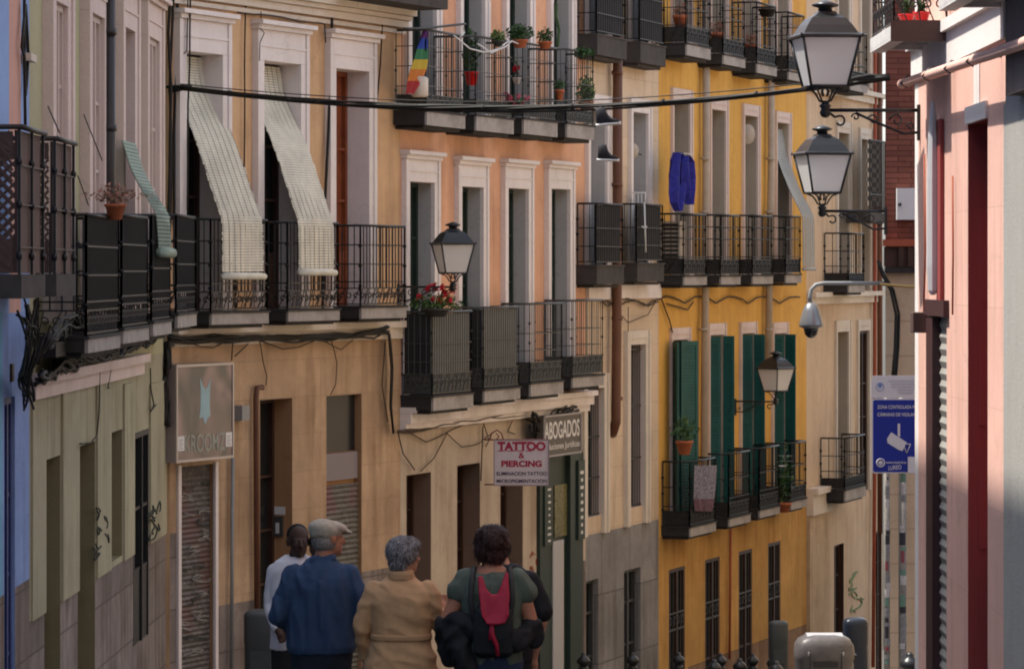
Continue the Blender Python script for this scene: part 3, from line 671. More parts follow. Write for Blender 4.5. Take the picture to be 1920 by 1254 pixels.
for i, (a, c, yr, ys_, yb, scr) in enumerate(((812, 888, 584, 742, 766, 'screengrey'), (908, 976, 576, 730, 750, 'screengrey'), (995, 1057, 569, 718, 740, None), (1074, 1133, 563, 706, 724, None))):
    o, inf = balcony(T, peach, a, c, yr, ys_, yb, .42, screen=scr, side_screen=True, iron='irongrey', rails=(.4, .62), frieze=.22, step=.075, bar=.006); BP.append(inf)
BPU = []
for i, (a, c, yr, ys_, yb) in enumerate(((800, 873, 62, 214, 238), (893, 964, 74, 222, 248), (982, 1046, 86, 228, 254), (1063, 1115, 97, 236, 260))):
    o, inf = balcony(T, peach, a, c, yr, ys_, yb, .42, iron='irongrey', rails=(.3, .55, .8), frieze=.15, step=.08, bar=.006); BPU.append(inf)
# painted green shopfront of the lawyers' office
b = MB(); P = T.u
T.box(b, P(1006), P(1087), -6.5, T.h(852, P(1040)), .004, .05)
o = b.build('shopfront', M['dkgreen'], peach)
b = MB(); T.box(b, P(1028), P(1048), -6.4, T.h(1012, P(1040)), .052, .07); b.build('door', M['reveal_grey'], o)
b = MB(); T.box(b, P(1031), P(1054), T.h(1005, P(1040)), T.h(908, P(1040)), .052, .07)
b.build('shop_window', mat('shop_window_display', (0.13, 0.12, 0.05, 1), 0.35, noise=0.9, scale=22), o)
b = MB(); T.box(b, P(1054), P(1062), -6.4, T.h(855, P(1040)), .052, .12); T.box(b, P(1012), P(1027), T.h(1022, P(1020)), T.h(900, P(1020)), .052, .075); T.box(b, P(1074), P(1086), T.h(1010, P(1080)), T.h(862, P(1080)), .052, .085)
b.build('notice_board', M['dkgreen'], o)

# ---------------- cream house ----------------
T = WC
HC = [T.hole(1103, 1134, 205, 528, .27, 1), T.hole(1183, 1211, 212, 522, .27, 1), T.hole(1103, 1134, -80, 90, .27, 1), T.hole(1183, 1211, -80, 90, .27, 1),
      T.hole(1096, 1127, 728, 968, .22, 2), T.hole(1177, 1205, 646, 950, .22, 2), T.hole(1090, 1122, 1088, None, .15, 3), T.hole(1170, 1201, 1066, None, .15, 3)]
gp = T.h(992, T.u(1150))
cream = house('house', 'cream stone house with grey cladding at street level and a brown downpipe', 'house', T, 6.4,
    [(0, 99, gp, 4)], [M['cream'], M['reveal_grey'], M['pinktrim'], M['greyplinth'], M['greyplinth']], HC)
for H in HC[:4]: surround(T, H, cream, M['white'], .15, .2, .04, 0)
for H in HC[4:6]: surround(T, H, cream, M['creamtrim'], .2, .2, .05, 0, sides_to=H['h0'] - .25)
for H in HC[:4]: window(T, H, cream, M['reveal_grey'], M['reveal_grey'])
for H in HC[4:6]:
    window(T, H, cream, M['dkgreen'], M['glass'], 'window')
    b = MB()
    for k in range(8): uu = H['u0'] + .05 + (H['u1'] - H['u0'] - .1) * k / 7; b.bar(T.P(uu, H['h0'] + .0, -.03), T.P(uu, H['h1'], -.03), .009)
    for q in (.01, .3, .62, .97): hq = H['h0'] + (H['h1'] - H['h0']) * q; b.bar(T.P(H['u0'], hq, -.03), T.P(H['u1'], hq, -.03), .012)
    b.build('window_bars', M['iron'], cream)
    b = MB(); T.box(b, H['u0'] + .02, H['u1'] - .25, H['h0'] + .05, H['h0'] + .85, -.15, -.13); b.build('curtain', M['reveal_grey'], cream)
for H in HC[6:]: window(T, H, cream, M['irongrey'], M['glass'])
b = MB(); hb_ = T.h(546, T.u(1150)); T.uvbox(b, .005, T.L - .01, hb_ - .11, hb_ + .1, -.01, .05); b.build('string_course', M['white'], cream)
BC = []
for (a, c, yr, ys_, yb) in ((1119, 1170, 383, 500, 533), (1195, 1245, 384, 496, 528)):
    o, inf = balcony(T, cream, a, c, yr, ys_, yb, .30, rails=(.3, .6), frieze=.0, step=.1, mslab='slabdk', screen='screen'); BC.append(inf)
for (a, c, yr, ys_, yb) in ((1120, 1175, -60, 72, 108), (1201, 1248, -55, 86, 122)):
    o, inf = balcony(T, cream, a, c, yr, ys_, yb, .30, rails=(.3, .6), frieze=.0, step=.1, mslab='slabdk', screen='screen'); BC.append(inf)
b = MB(); a_ = .12; b.tube([T.px(1158, -60, a_), T.px(1158, 400, a_), T.px(1155, 780, a_), T.px(1155, 790, a_), T.px(1150, 806, a_ - .06), T.px(1148, 812, 0)], .07, 12)
for yy in (140, 350, 600, 750): p = T.px(1157, yy, a_); b.tube([p, p + Vector((0, 0, .05))], .082, 12)
b.build('drainpipe', M['brownpipe'], cream)

# ---------------- yellow house ----------------
T = WY
HY_ = [T.hole(1261, 1291, 190, 525, .3, 1), T.hole(1332, 1358, 207, 525, .3, 1), T.hole(1394, 1418, 218, 523, .3, 1), T.hole(1455, 1477, 231, 521, .3, 1),
      T.hole(1259, 1287, 637, 985, .3, 1), T.hole(1329, 1354, 628, 968, .3, 1), T.hole(1389, 1412, 625, 954, .3, 1), T.hole(1449, 1471, 625, 940, .3, 1),
      T.hole(1261, 1291, -80, 95, .3, 1), T.hole(1332, 1358, -80, 110, .3, 1), T.hole(1394, 1418, -80, 125, .3, 1), T.hole(1455, 1477, -80, 140, .3, 1),
      T.hole(1254, 1284, 1064, None, .08, 3), T.hole(1322, 1349, 1046, None, .08, 3), T.hole(1385, 1410, 1031, None, .08, 3), T.hole(1440, 1463, 1016, None, .08, 3)]
bp = T.h(1222, T.u(1260)); 
yellow = house('house', 'ochre yellow house with green louvred shutters and four columns of balconies', 'house', T, 7.2,
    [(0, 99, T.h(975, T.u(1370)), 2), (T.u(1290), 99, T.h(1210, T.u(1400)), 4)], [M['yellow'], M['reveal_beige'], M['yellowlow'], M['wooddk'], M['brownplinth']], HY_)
for H in HY_[:12]: surround(T, H, yellow, M['pinktrim'], .11, .18, .03, 0)
for i, H in enumerate(HY_[:12]): window(T, H, yellow, M['wooddk'], M['glass'] if i < 8 else M['navydoor'] if i == 8 else M['glass'])
for H in HY_[12:]:
    window(T, H, yellow, M['wooddk'], M['glass'], 'door')
    b = MB()
    for k in range(7): uu = H['u0'] + .03 + (H['u1'] - H['u0'] - .06) * k / 6; b.bar(T.P(uu, -7, -.02), T.P(uu, H['h1'], -.02), .008)
    hq = H['h1'] - (0.66 + .0); b.bar(T.P(H['u0'], hq, -.01), T.P(H['u1'], hq, -.01), .016); b.bar(T.P(H['u0'], hq - .24, -.01), T.P(H['u1'], hq - .24, -.01), .016); b.bar(T.P(H['u0'], hq - 1.2, -.01), T.P(H['u1'], hq - 1.2, -.01), .016)
    scrolls(b, lambda a, c: T.P(a, c, -.01), H['u0'] + .02, H['u1'] - .02, hq - .24, hq, .007)
    b.build('window_bars', M['irongrey'], yellow)
BY = []
for (a, c, yr, ys_, yb) in ((1283, 1326, 402, 519, 534), (1352, 1389, 404, 519, 533), (1412, 1450, 405, 518, 532), (1474, 1503, 406, 516, 530)):
    o, inf = balcony(T, yellow, a, c, yr, ys_, yb, .42, rails=(.3, .6, .8), frieze=.2, step=.09, bar=.008); BY.append(inf)
for (a, c, yr, ys_, yb) in ((1295, 1343, 862, 984, 1000), (1368, 1408, 848, 968, 982), (1425, 1463, 838, 953, 966), (1483, 1513, 829, 938, 952)):
    o, inf = balcony(T, yellow, a, c, yr, ys_, yb, .45, rails=(.3, .6), frieze=.18, step=.1, bar=.009); BY.append(inf)
for (a, c, yr, ys_, yb) in ((1288, 1333, -25, 88, 108), (1357, 1398, -8, 108, 124), (1420, 1457, 9, 124, 140), (1479, 1510, 27, 138, 152)):
    o, inf = balcony(T, yellow, a, c, yr, ys_, yb, .42, rails=(.3, .6, .8), frieze=.2, step=.09, bar=.008); BY.append(inf)
for (x, xb) in ((1324, 1319), (1446, 1440)):
    b = MB(); b.tube([T.px(x, -60, .1), T.px(x, 300, .1), T.px(xb, 1000 if x < 1400 else 700, .1)], .058, 12)
    for yy in (60, 300, 400, 620): p = T.px(x - (yy - 60) * .008, yy, .1); b.tube([p, p + Vector((0, 0, .04))], .068, 12)
    b.build('drainpipe', M['creampipe'], yellow)
b = MB(); b.tube([T.px(1370, 985, .04), T.px(1368, 1235, .04)], .02, 8); b.build('drainpipe', M['redpipe'], yellow)
# green louvred shutters, leaves folded open against the wall and jutting out
def leaf(W, parent, u0, ang, wd, h0, h1):
    """louvred leaf hinged at u0 on the wall face, opened by ang degrees from the wall plane"""
    d = (W.d * math.cos(R(ang)) + W.n * math.sin(R(ang))); nn = Vector((-d.y, d.x)); base = W.P(u0, 0, .02)
    def P(a, h, t): return Vector((base.x + d.x * a + nn.x * t, base.y + d.y * a + nn.y * t, h))
    b = MB()
    def bx(a0, a1, z0, z1, t0, t1, skew=0):
        b.box8([P(a0, z0, t0), P(a1, z0, t0), P(a1, z0 + skew, t1), P(a0, z0 + skew, t1), P(a0, z1, t0), P(a1, z1, t0), P(a1, z1 + skew, t1), P(a0, z1 + skew, t1)])
    bx(0, .05, h0, h1, -.016, .016); bx(wd - .05, wd, h0, h1, -.016, .016)
    for z in (h0, (h0 + h1) / 2 - .03, h1 - .07): bx(.05, wd - .05, z, z + .07, -.015, .015)
    z = h0 + .09
    while z < h1 - .1: bx(.05, wd - .05, z, z + .012, -.014, .014, .028); z += .048
    bx(.05, wd - .05, h0 + .07, h1 - .07, -.003, .003)
    return b.build('shutter_leaf', M['shuttergreen'], parent)
for i, H in enumerate(HY_[4:8]):
    u0, u1, h0, h1 = H['u0'], H['u1'], H['h0'] + .03, H['h1'] - .02; wd = (u1 - u0) / 2
    sp = [((u0 - .02, 150), (u0 + .02 + wd, 25), (u1 + .01, 97)), ((u0 - .02, 70), (u1, 80), (u1 + .12, 60)), ((u0, 72), (u1, 82), (u1 + .05, 55)), ((u0 - .02, 75), (u1, 92), (u1 + .12, 60))][i]
    for (uu, an) in sp[:2]: leaf(T, yellow, uu, an, .17 if i else wd, h0, h1)
# ---------------- beige house ----------------
T = WE
HE = [T.hole(1570, 1590, 250, 545, .3, 1), T.hole(1613, 1630, 262, 545, .3, 1), T.hole(1568, 1589, 622, 930, .3, 1), T.hole(1609, 1628, 620, 920, .1, 1), T.hole(1564, 1582, 1020, None, .15, 2), T.hole(1642, 1653, 995, None, .1, 2),
      T.hole(1570, 1590, -60, 160, .3, 1), T.hole(1613, 1630, -60, 165, .3, 1)]
beige = house('house', 'beige house at the far end of the street with stained plaster and green graffiti', 'house', T, 7.4,
    [(0, T.u(1549), T.h(965, T.u(1530)), 3)], [M['beige'], M['reveal_beige'], M['wooddk'], M['beigelow']], HE)
for H in HE[:4] + HE[6:]: surround(T, H, beige, M['creamtrim'], .16, .2, .03, 0)
for H in HE: window(T, H, beige, M['wooddk'], M['glass'])
for (a, c, yr, ys_, yb) in ((1592, 1622, 438, 535, 548), (1585, 1624, 818, 915, 934), (1596, 1627, 62, 158, 172)):
    balcony(T, beige, a, c, yr, ys_, yb, .45, rails=(.35, .65), frieze=.15, step=.13, bar=.009)
for y in (556, 168): b = MB(); hh = T.h(y, T.u(1560)); T.uvbox(b, .01, T.L - .3, hh, hh + .08, -.01, .16); T.uvbox(b, .01, T.L - .3, hh - .12, hh - .002, -.01, .08); b.build('cornice', M['creamtrim'], beige)
b = MB(); hh = T.h(945, T.u(1530)); T.uvbox(b, .01, T.u(1549), hh - .15, hh + .2, -.01, .12); T.uvbox(b, .01, T.u(1551), hh + .202, hh + .3, -.01, .2)
b.build('cornice', M['creamtrim'], beige)
b = MB(); T.uvbox(b, .01, T.u(1549), T.h(1300, T.u(1530)), hh - .152, -.01, .06); b.build('pier', M['beigelow'], beige)
b = MB(); b.tube([T.px(1641, -30, .08), T.px(1640, 900, .08), T.px(1637, 1250, .08)], .035, 8); b.build('drainpipe', M['redpipe'], beige)
b = MB(); b.tube([T.px(1649, 50, .1), T.px(1650, 1000, .1)], .05, 8); b.build('drainpipe', M['brownpipe'], beige)

# ---------------- brick house beyond the side street, right ----------------
T = WF
hE = T.h(470, 0); e = T.h
brick = house('house', 'house with red brick upper wall over beige ashlar, behind the camera warning sign', 'house', T, 3.6,
    [(0, 99, hE, 1)], [M['brick'], M['beigeash']], [], back=(0, 0.001), wallname='brick_wall')
for ch in list(brick.children):
    if ch.name.startswith('roof'): bpy.data.objects.remove(ch)
b = MB(); T.uvbox(b, -.02, 3, e(462, 0), e(449, 0), -.01, .10); b.build('eave_board', M['redpipe'], brick)
b = MB(); T.uvbox(b, -.01, 3, e(500, 0), e(463, 0), -.01, .05)
for k in range(12): T.uvbox(b, .12 + k * .09, .12 + k * .09 + .05, e(500, 0), e(463, 0), .05, .085)
b.build('corbel', M['wooddk'], brick)
b = MB(); T.uvbox(b, -.005, 3, e(512, 0), e(501, 0), -.01, .07); b.build('shadow_line', M['iron'], brick)  # black strip stands in for the shadow line below the corbel
b = MB(); HHs = []
for k in range(6):
    u0 = 2 + k * 5.2; HHs.append(dict(u0=u0, u1=u0 + 1.0, h0=-.6, h1=1.8, d=.25, rev=1)); HHs.append(dict(u0=u0, u1=u0 + 1.0, h0=2.4, h1=3.4, d=.25, rev=1))
side = house('house', 'pale ochre wall behind the brick corner', 'house', WH, 3.6, [], [M['ochrehid'], M['creamtrim'], M['glass']], HHs, back=(8, 0), u0=.004)
for ch in list(side.children): ch.parent = brick; ch.location = ch.location + side.location - brick.location; ch.name = 'side_wall' if ch.name.startswith('wall') else ch.name
bpy.data.objects.remove(side)
# ---------------- pink house ----------------
T = WR
HR = [T.hole(1815, 1852, 228, None, .3, 2), T.hole(1745, 1775, 590, None, .07, 3)]
HR[1]['u0'], HR[1]['u1'] = T.u(1775), T.u(1744); HR[0]['u0'], HR[0]['u1'] = T.u(1852), T.u(1815)
q = T.u(1722)
pink = house('house', 'salmon pink sunlit house with a dark red doorway and a grey roller shutter', 'house', T, 7.5,
    [(q, 99, 2.6, 1), (q, 99, 1.30, 1)], [M['pink'], M['whitepink'], M['dkred'], M['dkred']], HR, back=(7, 0))
b = MB(); T.uvbox(b, .01, T.L - .002, 1.40, 1.62, -.01, .03); T.uvbox(b, .01, T.L, 1.622, 1.70, -.01, .07)
b.build('band', M['whitepink'], pink)
b = MB(); T.uvbox(b, HR[0]['u0'] - .02, HR[0]['u1'] + .02, HR[0]['h1'], HR[0]['h1'] + .11, -.01, .02); T.uvbox(b, T.u(1838), T.u(1828), HR[0]['h1'] + .112, 1.39, -.01, .008); b.build('lintel', M['whitepink'], pink)
b = MB(); T.box(b, HR[0]['u1'] - .004 + .0, HR[0]['u1'] - .001, -4.4, HR[0]['h1'] - .12, -.24, -.03); [T.box(b, HR[0]['u1'] - .012, HR[0]['u1'] - .004, z_, z_ + .62, -.21, -.07) for z_ in (-3.4, -2.6, -1.8, -1.0, -.2)]; b.build('door_panel', M['dkred'], pink)
b = MB(); T.box(b, HR[0]['u0'] + .01, HR[0]['u1'] - .01, -4.4, HR[0]['h1'] - .01, -.29, -.25); b.build('door', M['dkred'], pink)
shutter(T, HR[1], pink, 592, None, mat('pale_metal_slat', (0.29, 0.28, 0.255, 1), .5, noise=.15, scale=12), .085, .035)
b = MB(); T.box(b, T.u(1756), T.u(1744), -4.4, T.h(592, T.u(1750)), -.06, .03); T.box(b, T.u(1780), T.u(1744), T.h(592, T.u(1760)), T.h(562, T.u(1760)), -.06, .04)
b.build('shutter_frame', mat('dark_maroon_frame', (0.05, 0.02, 0.022, 1), .5), pink)
# old round gutter pole on hooks
b = MB(); b.tube([T.P(-3.0, 1.235, .17), T.P(-1.39, 1.257, .17), T.P(4.25, 1.349, .17)], .033, 12); o = b.build('gutter_pole', M['pink'], pink)
for uu in (.3, 1.4, 2.6, 3.9):
    b = MB(); b.tube([T.P(uu, 1.30 + .017 * uu, 0), T.P(uu, 1.32 + .017 * uu, .17), T.P(uu, 1.27 + .017 * uu, .215), T.P(uu, 1.24 + .017 * uu, .17)], .008, 5); b.build('hook', M['lampiron'], o)
# balconies with glass-and-iron floors
def pinkbalc(ua, ub, hb, out=.40):
    s = MB(); T.box(s, ua, ub, hb + .02, hb + .10, out - .05, out); T.box(s, ua, ua + .05, hb + .02, hb + .10, .003, out - .051); T.box(s, ub - .05, ub, hb + .02, hb + .10, .003, out - .051)
    T.box(s, ua, ub, hb, hb + .018, out - .10, out)
    for k in range(1, 4): T.box(s, ua + (ub - ua) * k / 4 - .02, ua + (ub - ua) * k / 4 + .02, hb + .03, hb + .09, .003, out - .051)
    T.box(s, ua + .051, ub - .051, hb + .092, hb + .10, .003, out - .052)
    o = s.build('balcony', mat('white_painted_iron_%d' % int(ua * 10), (0.60, 0.58, 0.56, 1), .6, noise=.15), pink)
    f = MB(); T.box(f, ua - .012, ua - .002, hb - .01, hb + .13, .003, out + .005); f.build('shaded_end', M['screenbrown'], o)  # brown sheet paints the shade on the balcony's near end
    r = MB(); P = T.P; hr = hb + 1.1; fz = hb + .36
    def seg(A, B, Pf):
        n = max(2, int((B - A) / .1))
        for k in range(n + 1): r.bar(Pf(A + (B - A) * k / n, fz if 0 < k < n else hb + .1), Pf(A + (B - A) * k / n, hr), .007)
        for z in (hb + .13, fz, hb + .7): r.bar(Pf(A, z), Pf(B, z), .008)
        r.tube([Pf(A, hr), Pf(B, hr)], .016, 6); scrolls(r, Pf, A, B, hb + .13, fz, .007, step=.1)
    seg(ua + .02, ub - .02, lambda a, z: P(a, z, out - .02)); seg(.02, out - .02, lambda a, z: P(ua + .02, z, a)); seg(.02, out - .02, lambda a, z: P(ub - .02, z, a))
    r.build('railing', M['iron'], o); return o
pinkbalc(23.85 - 21.05, 25.25 - 21.05, 1.57); pinkbalc(19.3 - 21.05, 21.2 - 21.05, 1.57)
b = MB(); b.tube([T.px(1733, 290, .02), T.px(1735, 470, .02), T.px(1732, 590, .02)], .008, 6); b.build('conduit', M['redpipe'], pink); b = MB(); b.tube([T.px(1786, 330, .02), T.px(1787, 480, .02), T.px(1786, 590, .02)], .007, 6)
b.build('conduit', M['redpipe'], pink)
# ---------------- grey house, nearest on the right ----------------
grey = house('house', 'grey pebbledash house at the right edge, nearer than the pink one', 'house', WS, 9.0, [], [M['greypil']], [], back=(7, 0))

T = WS; b = MB(); T.uvbox(b, 19.5 + 25, 20.4 + 25, 1.02, 3.4, -.01, .09); b.build('shade_block', plaster('shade_brown', (0.20, 0.16, 0.145, 1), .1, .2), grey)  # brown block stands in for shade at the top of the grey wall
b = MB(); T.uvbox(b, 40, 46.04, -5, 1.0, -.01, .012); b.build('pilaster', M['greypil'], grey)
# ---------------- street lamps on wall brackets ----------------
def street_lamp(base, nx, ny, L, s, label, yaw=0.2, group='street lamps on wall brackets'):
    """base: wall point at the bracket bar; (nx,ny) outward; lantern stands on the far end of the bar"""
    n = Vector((nx, ny, 0)).normalized(); up = Vector((0, 0, 1)); B = Vector(base)
    root = empty('street_lamp', B, label, 'street lamp', group)
    K = B + n * L
    b = MB(); P = lambda a, z: B + n * a + up * z
    b.tube([P(0, 0), P(L, 0)], .014 * s, 8)
    b.tube([P(.0, -.16 * s), P(.12 * s, -.17 * s), P(L * .42, -.10 * s), P(L * .68, -.02 * s)], .011 * s, 6)
    b.tube([P(L - .02, -.01), P(L * .9, -.05 * s), P(L * .84, -.04 * s)] , .010 * s, 6)
    b.tube([P(L * .84 + .03 * s * math.cos(a) , -.075 * s + .035 * s * math.sin(a)) for a in [1.6 + k * .6 for k in range(8)]], .009 * s, 6)
    for (c, z, r) in ((.12, -.075, .055), (.24, -.07, .042), (.33, -.05, .03), (.05, -.12, .03)):
        pts = [P(c * s * L / .68 * 1.4 + r * s * (1 - k * .07) * math.cos(k * .62), z * s + r * s * (1 - k * .07) * math.sin(k * .62)) for k in range(12)]
        b.tube(pts, .007 * s, 5, 0, True)
    b.box8([P(-.005, -.22 * s) + Vector((-n.y, n.x, 0)) * .03 * q for q in (1, -1)] + [P(.02, -.22 * s) + Vector((-n.y, n.x, 0)) * .03 * q for q in (-1, 1)] +
           [P(-.005, .04 * s) + Vector((-n.y, n.x, 0)) * .03 * q for q in (1, -1)] + [P(.02, .04 * s) + Vector((-n.y, n.x, 0)) * .03 * q for q in (-1, 1)])
    b.lathe(K, [(.012 * s, -.055 * s), (.03 * s, -.045 * s), (.042 * s, -.02 * s), (.03 * s, .01 * s), (.045 * s, .03 * s), (.03 * s, .05 * s), (.012 * s, .07 * s)], 10)
    zb = .170 * s
    for k in range(4):
        an = yaw + math.pi / 4 + k * math.pi / 2; dx = Vector((math.cos(an), math.sin(an), 0))
        b.tube([K + up * .05 * s, K + up * .07 * s + dx * .05 * s, K + up * .11 * s + dx * .075 * s, K + up * .14 * s + dx * .10 * s, K + up * zb + dx * .18 * s], .008 * s, 6)
        b.tube([K + up * .10 * s + dx * .02 * s, K + up * .14 * s + dx * .035 * s, K + up * .155 * s + dx * .015 * s], .006 * s, 5)
    b.build('bracket', M['lampiron'], root)
    hb, ht = .135 * s, .212 * s; zt = zb + .358 * s; q2 = math.sqrt(2)
    g = MB(); g.lathe(K, [(hb * q2 * .97, zb + .01 * s), (ht * q2 * .97, zt)], 4, 0, smooth=False, rot=yaw + math.pi / 4); g.build('glass', M['lampglass'], root)
    f = MB()
    for k in range(4):
        a0 = yaw + math.pi / 4 + k * math.pi / 2; a1 = a0 + math.pi / 2
        d0 = Vector((math.cos(a0), math.sin(a0), 0)); d1 = Vector((math.cos(a1), math.sin(a1), 0))
        f.tube([K + d0 * hb * q2 + up * zb, K + d0 * ht * q2 + up * zt], .011 * s, 6)
        f.tube([K + d0 * hb * q2 + up * zb, K + d1 * hb * q2 + up * zb], .012 * s, 6)
        f.tube([K + d0 * ht * q2 + up * zt, K + d1 * ht * q2 + up * zt], .013 * s, 6)
        f.tube([K + d0 * (ht * q2 + .02 * s) + up * (zt), K + d0 * (ht * q2 + .02 * s) + up * (zt + .03 * s)], [.012 * s, .002], 5)
    f.build('frame', M['lampiron'], root)
    c = MB(); r4 = lambda p: [(a * q2 * s, zt + z * .84 * s) for a, z in p]
    c.lathe(K, r4([(.232, -.006), (.232, .012), (.20, .03), (.165, .10), (.125, .165), (.075, .20), (.060, .225)]), 4, 0, smooth=False, rot=yaw + math.pi / 4)
    c.lathe(K + up * zt, [(.055 * s, .18 * s), (.05 * s, .215 * s), (.095 * s, .228 * s), (.098 * s, .240 * s), (.05 * s, .260 * s), (.02 * s, .272 * s)], 12)
    c.build('cap', M['lampiron'], root)
    return root
hA = WR.h(209, WR.u(1722))
street_lamp(WR.P(25.62 - 21.05, (HY - 207) / F * 25.62), -1, 0, .69, 1.0, 'largest street lamp on the scrolled bracket at the top of the pink house corner', .14)
P_ = Vector(((1662 - CX) / F * 33.5, 33.5, (HY - 396) / F * 33.5))
street_lamp(P_, -1, 0, .61, 1.02, 'street lamp on the brick wall corner, hanging below the largest lamp', .22)
u_ = WO.L - .05
P_ = WO.P(u_, WO.h(538, u_)); street_lamp(P_, .985, -.15, .66, .96, 'street lamp above red geraniums where the orange and peach houses meet', .32)
u_ = WY.u(1378)
P_ = WY.P(u_, WY.h(752, u_)); street_lamp(P_, WY.n.x, WY.n.y, .66, .98, 'smallest, farthest street lamp in front of the green shutters', .8)

# ---------------- surveillance camera ----------------
root = empty('surveillance_camera', ((1660 - CX) / F * 33.55, 33.55, (HY - 531) / F * 33.55), 'silver dome surveillance camera hanging from a curved arm', 'camera')
D_ = 33.5; px = lambda x, y: Vector(((x - CX) / F * D_, D_, (HY - y) / F * D_))
b = MB(); b.tube([px(1662, 531), px(1545, 531), px(1530, 534), px(1521, 543), px(1519, 556), px(1519, 566)], .020, 10); b.build('arm', M['greypl'], root)
b = MB(); c = px(1521, 566); k = 1.06 * D_ / F
b.lathe(c, [(.001, 0), (5 * k, -1 * k), (11 * k, -6 * k), (15 * k, -16 * k), (19 * k, -30 * k), (21.5 * k, -40 * k), (21.5 * k, -44 * k), (13 * k, -47 * k)][::-1], 20)
b.build('housing', mat('silver_plastic', (0.20, 0.205, 0.215, 1), .3, .5), root)
b = MB(); b.lathe(c, [(.001, -64 * k), (6 * k, -63 * k), (11 * k, -58 * k), (13 * k, -51 * k), (13.5 * k, -46 * k)], 16); b.build('dome', mat('smoked_dome', (0.012, 0.012, 0.014, 1), .08, spec=.6), root)
D_ = 33.3
b = MB(); b.tube([px(1650, 533), px(1700, 537), px(1790, 540)], .014, 8); tag(b.build('conduit', mat('yellow_conduit_pipe', (0.36, 0.24, 0.08, 1), .6)), 'yellow brown horizontal pipe on the wall under the brick corbel', 'pipe')

# ---------------- signs ----------------
# large shop sign on the orange house
T = WO; u0, u1 = T.u(330, .22), T.u(438, .22); h0, h1 = T.h(868, u0, .22), T.h(684, u0, .22)
root = empty('shop_sign', T.P((u0 + u1) / 2, h0), 'large grey KROOMZ lightbox sign with pale blue fox shape above the graffitied shutter', 'sign')
b = MB(); T.box(b, u0, u1, h0, h1, .003, .21); b.build('sign_box', mat('sign_side_metal', (0.30, 0.25, 0.24, 1), .5), root)
sg = bpy.data.materials.new('grey_swirl_print'); sg.use_nodes = True; n = sg.node_tree; bs = n.nodes['Principled BSDF']; bs.inputs['Roughness'].default_value = .45
uvn = n.nodes.new('ShaderNodeTexCoord'); z = n.nodes.new('ShaderNodeTexNoise'); z.inputs['Scale'].default_value = 1.4; z.inputs['Detail'].default_value = 1.0; z.inputs['Distortion'].default_value = 1.2
cr = n.nodes.new('ShaderNodeValToRGB'); e = cr.color_ramp.elements; e[0].position = .38; e[0].color = (0.11, 0.10, 0.085, 1); e[1].position = .62; e[1].color = (0.31, 0.22, 0.20, 1)
e2 = cr.color_ramp.elements.new(.5); e2.color = (0.20, 0.15, 0.13, 1)
n.links.new(uvn.outputs['Object'], z.inputs[0]); n.links.new(z.outputs[0], cr.inputs[0]); n.links.new(cr.outputs[0], bs.inputs['Base Color'])
b = MB(); T.box(b, u0 + .03, u1 - .03, h0 + .03, h1 - .03, .211, .216); fc = b.build('sign_face', sg, root)
b = MB()
for a in ((u0, u1, h0, h0 + .028), (u0, u1, h1 - .028, h1), (u0, u0 + .028, h0 + .03, h1 - .03), (u1 - .028, u1, h0 + .03, h1 - .03)): T.box(b, *a, .2105, .228)
b.build('sign_frame', mat('sign_alu_frame', (0.42, 0.38, 0.36, 1), .4, .3), root)
td = T.d.to_3d(); up = Vector((0, 0, 1)); W_ = u1 - u0; H_ = h1 - h0
text('KROOMZ', .30 * H_ * .62, mat('pale_green_letter_paint', (0.27, 0.29, 0.25, 1), .5), fc, T.P(u0 + W_ * .15, h0 + H_ * .09, .218), td, up, width=W_ * .70, bold=.01)
ti = None and text('KROOMZ', .30 * H_ * .56, sg, fc, T.P(u0 + W_ * .105, h0 + H_ * .10, .221), td, up, width=W_ * .77, bold=-.012)
b = MB(); fx = [(.02, .0), (.07, .06), (.15, .10), (.13, .22), (.14, .40), (.155, .56), (.09, .47), (.02, .42), (-.06, .46), (-.14, .57), (-.125, .40), (-.13, .2), (-.155, .07), (-.06, .08), (-.01, .0)]
b.face([T.P(u0 + W_ * (.50 + a * .62), h0 + H_ * (.38 + c * .84), .2185) for a, c in fx]); b.build('emblem', mat('pale_blue_print', (0.27, 0.42, 0.47, 1), .5, noise=.15, scale=4), fc)
for a in (.03, .86):
    b = MB(); T.box(b, u0 + W_ * a, u0 + W_ * (a + .11), h0 + H_ * .12, h0 + H_ * .27, .2175, .222)
    o = b.build('paper_notice', M['whitepl'], fc)
    b = MB()
    for q in range(5): T.box(b, u0 + W_ * (a + .02), u0 + W_ * (a + .09 - .02 * (q % 2)), h0 + H_ * (.14 + q * .022), h0 + H_ * (.147 + q * .022), .2225, .223)
    b.build('print', M['greypl'], o)
# tattoo sign: white board hung from an iron arm, facing up the street
DS = 43.5; pz = lambda x, y, d=0: Vector(((x - CX) / F * (DS + d), DS + d, (HY - y) / F * (DS + d)))
root = empty('hanging_sign', pz(925, 865), 'white TATTOO & PIERCING board with red and black lettering on an iron arm', 'sign')
b = MB(); a, c = pz(927, 909), pz(1028, 824); b.box((a.x, DS, a.z), (c.x, DS + .04, c.z)); o = b.build('sign_board', mat('lilac_white_board', (0.50, 0.45, 0.49, 1), .5, noise=.05), root)
b = MB(); 
for p in ((926, 823.5, 1029, 825.5), (926, 908.5, 1029, 910.5)): q, r_ = pz(p[0], p[3]), pz(p[2], p[1]); b.box((q.x, DS - .008, q.z), (r_.x, DS - .001, r_.z))
for p in ((925.5, 823, 927.5, 911), (1027.5, 823, 1029.5, 911)): q, r_ = pz(p[0], p[3]), pz(p[2], p[1]); b.box((q.x, DS - .009, q.z), (r_.x, DS - .001, r_.z))
b.build('sign_frame', mat('grey_mauve_frame', (0.26, 0.2, 0.22, 1), .5), root)
b = MB()
